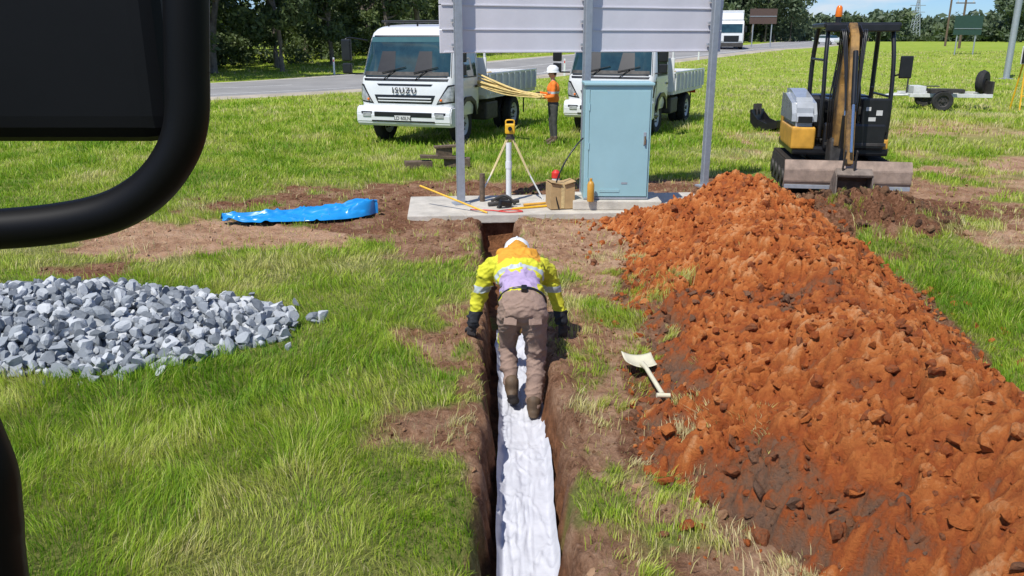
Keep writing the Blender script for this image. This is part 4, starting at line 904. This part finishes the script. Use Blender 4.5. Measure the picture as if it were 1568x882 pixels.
def tree_mesh(name,Ht,seed,crown_lo=.3,n=4200,spread=.33,ls=.24):
    r=random.Random(seed);rn=np.random.default_rng(seed);V=[];F=[]
    def addt(p,rd):
        v,f=tube_np(p,rd);F.extend([tuple(i+len(V) for i in q) for q in f]);V.extend(v)
    p=[Vector((0,0,-.2))];d=Vector((r.uniform(-.08,.08),r.uniform(-.08,.08),1))
    for i in range(8): d=(d+Vector((r.uniform(-.12,.12),r.uniform(-.12,.12),0))).normalized();p.append(p[-1]+d*Ht*.105)
    tr=Ht*.018;addt(p,[tr*(1-.09*i) for i in range(9)]);cs=[];rs=[]
    for i in range(11):
        b=p[r.randint(3,8)] if i>2 else p[8-i];a=r.uniform(0,6.28);up=r.uniform(.3,1.1);dd=Vector((math.cos(a),math.sin(a),up)).normalized();ln=Ht*spread*r.uniform(.5,1.0)
        q=[b];
        for k in range(4): dd=(dd+Vector((r.uniform(-.25,.25),r.uniform(-.25,.25),r.uniform(-.1,.25)))).normalized();q.append(q[-1]+dd*ln/4)
        addt(q,[tr*.45*(1-.2*k) for k in range(5)])
        for k in(2,3,4): cs.append(q[k]+Vector((r.uniform(-.5,.5),r.uniform(-.5,.5),r.uniform(-.2,.5))));rs.append(Ht*r.uniform(.06,.12))
    for i in range(8):
        zz_=r.uniform(crown_lo,.5)*Ht;a=r.uniform(0,6.28);cs.append(Vector((math.cos(a)*Ht*.16,math.sin(a)*Ht*.16,zz_)));rs.append(Ht*r.uniform(.05,.09))
    LV,LF,t=leaves(np.array([c[:] for c in cs]),np.array(rs),n,ls,rn)
    nb=len(V);V=np.array([v[:] for v in V]);me=np_mesh(name,np.concatenate([V,LV]),[np.array(F),LF+nb],{'tint':np.concatenate([np.zeros(nb),t])},False)
    me.materials.append(m_bark);me.materials.append(m_leaf)
    mi=np.zeros(len(F)+len(LF),np.int32);mi[len(F):]=1;me.polygons.foreach_set('material_index',mi);return me
tms=[tree_mesh(f'gum_tree_{i}',11+1.5*i,50+i,.12,5600) for i in range(4)]
rr_=random.Random(5)
tpos=[(-31,47),(-27,51),(-24,56),(-20.5,58),(-17.5,63),(-14,66),(-11.5,71),(-8,74),(-35,55),(-29,62),(-24,68),(-18,74),(-13,80),(-5,82),(-1,90),(-38,44),(-45,40),(3,100),(-3,104),(-22,52),(-16,59),(-10,68)]
for i,(a,b_) in enumerate(tpos):
    o=O('gum_tree' if i==0 else f'gum_tree.{i:03d}',tms[i%4],None,None,(a,b_,rise(a,b_)),(0,0,rr_.uniform(0,6.28)));s_=rr_.uniform(.85,1.2);o.scale=(s_,s_,s_)
def mass(name,pts,hlo,hhi,n,ls,seed,rad=2.2,mat=m_leaf,trunks=True):
    rn=np.random.default_rng(seed);cs=[];rs=[];V=[];F=[]
    for (a,b_) in pts:
        Ht=rn.uniform(hlo,hhi);g0=float(rise(a,b_))
        for k in range(9): 
            zz_=g0+Ht*rn.uniform(.12,1.0);w_=rad*(1.2-.5*(zz_-g0)/Ht);cs.append((a+rn.normal()*w_*.7,b_+rn.normal()*w_*.7,zz_));rs.append(rad*rn.uniform(.45,.9))
        if trunks:
            p=[Vector((a,b_,g0-.2)),Vector((a+rn.normal()*.2,b_,g0+Ht*.4)),Vector((a+rn.normal()*.5,b_+rn.normal()*.4,g0+Ht*.85))]
            v,f=tube_np(p,[Ht*.018,Ht*.014,Ht*.006]);F.extend([tuple(i+len(V) for i in q) for q in f]);V.extend(v)
    LV,LF,t=leaves(np.array(cs),np.array(rs),n,ls,rn)
    nb=len(V);VV=np.concatenate([np.array([v[:] for v in V]),LV]) if nb else LV
    Fl=[np.array(F),LF+nb] if nb else [LF]
    me=np_mesh(name,VV,Fl,{'tint':np.concatenate([np.zeros(nb),t])},False);me.materials.append(m_bark);me.materials.append(mat)
    mi=np.ones(len(LF)+len(F),np.int32);mi[:len(F)]=0;me.polygons.foreach_set('material_index',mi);O(name,me)
pts=[]
for k in range(115):
    t=rr_.random();a=-62+66*t+rr_.uniform(-3,3);b_=48+62*max(0,(t-.3))/.7+rr_.uniform(5,24);pts.append((a,b_))
mass('tree_line',pts,7,13,110000,.34,71,2.6)
pts=[(-60+.9*k+rr_.uniform(-1,1),(42 if k<36 else 42+(k-36)*1.75)+rr_.uniform(7,13)) for k in range(72)]
mass('roadside_shrubs',pts,1.2,3.2,42000,.2,72,1.3,trunks=False)
m_leaf2=leafmat('hazy_leaves',[(0,(.05,.08,.045)),(.5,(.09,.13,.065)),(1,(.18,.22,.1))])
pts=[(30+rr_.uniform(0,24),150+rr_.uniform(0,30)) for k in range(26)];mass('distant_trees',pts,8,15,30000,.5,73,3,m_leaf2)
pts=[(52+k*3.2+rr_.uniform(-3,3),230+rr_.uniform(-15,40)) for k in range(40)];mass('distant_trees.001',pts,3,8,26000,.9,74,4,m_leaf2)
pts=[(94+k*3+rr_.uniform(-3,3),165+rr_.uniform(-10,25)) for k in range(18)];mass('distant_trees.002',pts,6,12,26000,.5,75,3,m_leaf2)
pts=[(-420+k*14+rr_.uniform(-5,5),420+rr_.uniform(-20,60)) for k in range(70)];mass('distant_trees.003',pts,6,12,40000,2.2,76,9,m_leaf2)
# ---------------------------------------------------------------- distant traffic, signs, poles
def G(a,b_): return (a,b_,float(rise(a,b_)))
se=E('semi_trailer_truck',G(22.6,88),-12)
prism(se,'cab',[(0,.6),(0,1.6),(.25,2.7),(.6,3.0),(2.1,3.0),(2.1,.6)],-1.2,1.2,m_white,bev=.08,seg=3);prism(se,'windscreen',[(-.01,1.75),(.2,2.6),(.26,2.6),(.05,1.75)],-1.05,1.05,m_glass,bev=.0)
B(se,'bumper',(0,-.1,.55),(2.4,.3,.4),m_dsteel);B(se,'grille',(0,-.02,1.15),(1.5,.05,.6),m_black);prism(se,'roof_deflector',[(.5,3.0),(1.2,3.7),(2.1,3.85),(2.1,3.0)],-1.1,1.1,m_white,bev=.05)
for s_ in(-1,1): B(se,f'mirror_{s_}',(s_*1.4,.1,2.1),(.2,.1,.6),m_black);B(se,f'headlamp_{s_}',(s_*.9,-.03,.85),(.35,.05,.2),m_lamp)
B(se,'trailer_box',(0,8.6,2.9),(2.5,12,2.2),m_white,bev=.03);B(se,'trailer_front',(0,2.58,2.9),(2.4,.03,2.0),m_whited);B(se,'trailer_chassis',(0,8.6,1.4),(2.4,11.8,.7),M('maroon_paint',(.16,.03,.025),.5))
for q in(.9,3.0,4.2,11.5,12.7,13.9):
    for s_ in(-1,1): wheel(se,f'wheel_{q}_{s_}',(s_*1.05,q,.5),.5,.3)
bs=E('roadside_sign',G(29.5,101),0)
for s_ in(-1,1):T(bs,f'post_{s_}',[(s_*1.1,0,0),(s_*1.1,0,4.2)],.07,m_steel)
m_brown=M('sign_back_brown',(.10,.06,.05),.6,var=.1);B(bs,'panel',(0,-.1,3.6),(3.2,.04,1.7),m_brown);B(bs,'stiffener',(0,-.14,3.6),(3.1,.05,.08),m_steel)
car=E('parked_car',G(47.5,128),20)
prism(car,'body',[(-2.1,.35),(-2.15,.75),(-1.2,.95),(-.6,1.4),(.9,1.45),(1.7,.98),(2.1,.9),(2.15,.35)],-.88,.88,m_white,bev=.08,seg=3);prism(car,'glasshouse',[(-1.15,.97),(-.6,1.35),(.85,1.38),(1.55,1.0)],-.89,.89,m_glass,bev=.02)
prism(car,'windscreen',[(-1.21,.97),(-.64,1.41),(-.6,1.38),(-1.15,.95)],-.75,.75,m_glass,bev=0)
for q in(-1.3,1.3):
    for s_ in(-1,1):wheel(car,f'wheel_{q}_{s_}',(s_*.8,q,.32),.32,.2)
gs=E('green_road_sign',G(42,79),10)
m_green=M('sign_back_green',(.03,.07,.055),.5,var=.1)
for s_ in(-1,1):T(gs,f'post_{s_}',[(s_*.95,0,-.5),(s_*.95,0,3.4)],.06,m_steel)
B(gs,'panel',(0,-.08,2.6),(2.9,.04,1.7),m_green);B(gs,'rib',(0,-.12,2.3),(2.8,.04,.06),m_steel)
for i,(a,b_,hh_) in enumerate([(60,118,9),(52,99,5.6)]):
    pl=E('utility_pole' if i==0 else f'utility_pole.{i:03d}',G(a,b_));T(pl,'pole',[(0,0,0),(0,0,hh_)],.15,m_dwood,rad=[1,.7]);B(pl,'crossarm',(0,0,hh_-.6),(2.2,.12,.12),m_dwood);
    for q in(-.9,0,.9):T(pl,f'insulator_{q}',[(q,0,hh_-.54),(q,0,hh_-.35)],.05,m_whited)
lt=E('lattice_tower',G(160,340));Hh_=16
for a in(-1,1):
    for b_ in(-1,1):T(lt,f'leg_{a}_{b_}',[(a*1.7,b_*1.7,0),(a*.3,b_*.3,Hh_)],.14,m_steel)
for q in range(8):
    z1=q*Hh_/8;z2=(q+1)*Hh_/8;w1_=1.7-1.4*z1/Hh_;w2_=1.7-1.4*z2/Hh_
    for b_ in(-1,1):T(lt,f'brace_a_{q}_{b_}',[(-w1_,b_*w1_,z1),(w2_,b_*w2_,z2)],.07,m_steel);T(lt,f'brace_b_{q}_{b_}',[(w1_,b_*w1_,z1),(-w2_,b_*w2_,z2)],.07,m_steel)
for z1 in(11,13.5): B(lt,f'arm_{z1}',(0,0,z1),(6,.3,.25),m_steel)
lp=E('steel_post',G(30.8,52.5));T(lp,'post',[(0,0,-.3),(0,0,7)],.19,m_steel);B(lp,'base_plate',(0,0,.03),(.6,.6,.06),m_steel)
ys_=E('yellow_sign_stand',(18.6,30.,0),-10)
for s_ in(-1,1):
    T(ys_,f'frame_front_{s_}',[(s_*.45,-.4,0),(s_*.38,0,2.1)],.03,m_yellow);T(ys_,f'frame_back_{s_}',[(s_*.45,.45,0),(s_*.38,.02,2.05)],.03,m_yellow)
for z1 in(.5,1.1,1.6):T(ys_,f'rung_{z1}',[(-.45+z1*.03,-.4*(1-z1/2.1),z1),(.45-z1*.03,-.4*(1-z1/2.1),z1)],.025,m_yellow)
B(ys_,'panel',(-.0,-.12,1.9),(1.1,.03,.55),m_black);B(ys_,'panel_border',(.0,-.09,1.9),(1.16,.02,.61),m_whited)
for i,(a,off) in enumerate([(.2,6.6),(.29,-6.8),(.37,-6.8),(.44,-6.8),(.47,6.6),(.55,6.6)]):
    j=int(a*259);q=rc_[j]+nr[j]*off;gp=E('guide_post' if i==0 else f'guide_post.{i:03d}',G(q[0],q[1]));B(gp,'blade',(0,0,.55),(.12,.04,1.1),m_white);B(gp,'reflector',(0,-.025,.9),(.07,.01,.15),m_red)
# ---------------------------------------------------------------- operator's digger: mirror + grab rail beside the camera
cm=E('cab_mirror',(-.75,.62,0))
def C_(x,y,z):return (x+.75,y-.62,z)
m_bk=M('mirror_black',(.003,.003,.0035),.5,var=.3,spec=.2)
T(cm,'cab_pillar',[C_(-.78,.6,0),C_(-.78,.6,3.0)],.04,m_bk)
T(cm,'mirror_frame_tube',[C_(-.78,.6,2.68),C_(-.6,.65,2.70),C_(-.36,.65,2.69),C_(-.262,.65,2.63),C_(-.236,.65,2.52),C_(-.243,.65,2.447),C_(-.2495,.65,2.382),C_(-.2556,.65,2.337),C_(-.271,.65,2.3065),C_(-.299,.65,2.280),C_(-.341,.65,2.2625),C_(-.417,.65,2.253),C_(-.52,.65,2.252),C_(-.78,.6,2.25)],.0168,m_bk,True)
B(cm,'mirror_housing',C_(-.46,.69,2.49),(.37,.05,.34),m_bk,bev=.022,seg=4)
T(cm,'grab_rail',[C_(-.78,.6,2.26),C_(-.5,.5,2.26),C_(-.395,.5,2.21),C_(-.3655,.5,2.13),C_(-.366,.5,2.08),C_(-.371,.5,2.03),C_(-.385,.5,1.8),C_(-.5,.5,1.7),C_(-.78,.6,1.7)],.021,m_bk,True)
# ---------------------------------------------------------------- light, sky, camera
sv_=Vector((-.5,-.70,1.3)).normalized()
sun=bpy.data.lights.new('sun','SUN');sun.energy=5.0;sun.angle=math.radians(.53);sun.color=(1,.97,.91)
so=O('sun',sun,None,None,(0,0,30));so.rotation_euler=sv_.to_track_quat('Z','Y').to_euler()
w=bpy.data.worlds.new('World');scene.world=w;w.use_nodes=True;nt=w.node_tree;N=nt.nodes;L=nt.links
bg=N['Background'];sk=N.new('ShaderNodeTexSky');sk.sky_type='NISHITA';sk.sun_disc=False;sk.sun_elevation=math.asin(sv_.z);sk.sun_rotation=math.atan2(sv_.x,sv_.y)
sk.air_density=1.;sk.dust_density=.1;sk.ozone_density=4.
tc=N.new('ShaderNodeTexCoord');mp=N.new('ShaderNodeMapping');mp.inputs['Scale'].default_value=(1,1,4.5);L.new(tc.outputs['Generated'],mp.inputs[0])
no=N.new('ShaderNodeTexNoise');no.inputs['Scale'].default_value=6.5;no.inputs['Detail'].default_value=7;no.inputs['Roughness'].default_value=.55;L.new(mp.outputs[0],no.inputs[0])
r=ramp(N,[(.50,(0,0,0)),(.68,(.75,.75,.75))]);L.new(no.outputs['Fac'],r.inputs['Fac'])
tm=N.new('ShaderNodeMix');tm.data_type='RGBA';tm.blend_type='MULTIPLY';tm.inputs[0].default_value=1;L.new(sk.outputs[0],tm.inputs[6]);tm.inputs[7].default_value=(.56,.78,1.15,1)
mx_=N.new('ShaderNodeMix');mx_.data_type='RGBA';L.new(r.outputs['Color'],mx_.inputs[0]);L.new(tm.outputs[2],mx_.inputs[6]);mx_.inputs[7].default_value=(7.2,7.5,8.,1)
L.new(mx_.outputs[2],bg.inputs['Color']);bg.inputs['Strength'].default_value=.11
cam=bpy.data.cameras.new('camera');co_=O('camera',cam,None,None,(0,0,2.4),(math.radians(90-16.87),0,0))
cam.sensor_width=36;cam.lens=28.7;cam.clip_start=.02;cam.clip_end=6000;scene.camera=co_
scene.view_settings.view_transform='Standard';scene.view_settings.look='None';scene.view_settings.exposure=0
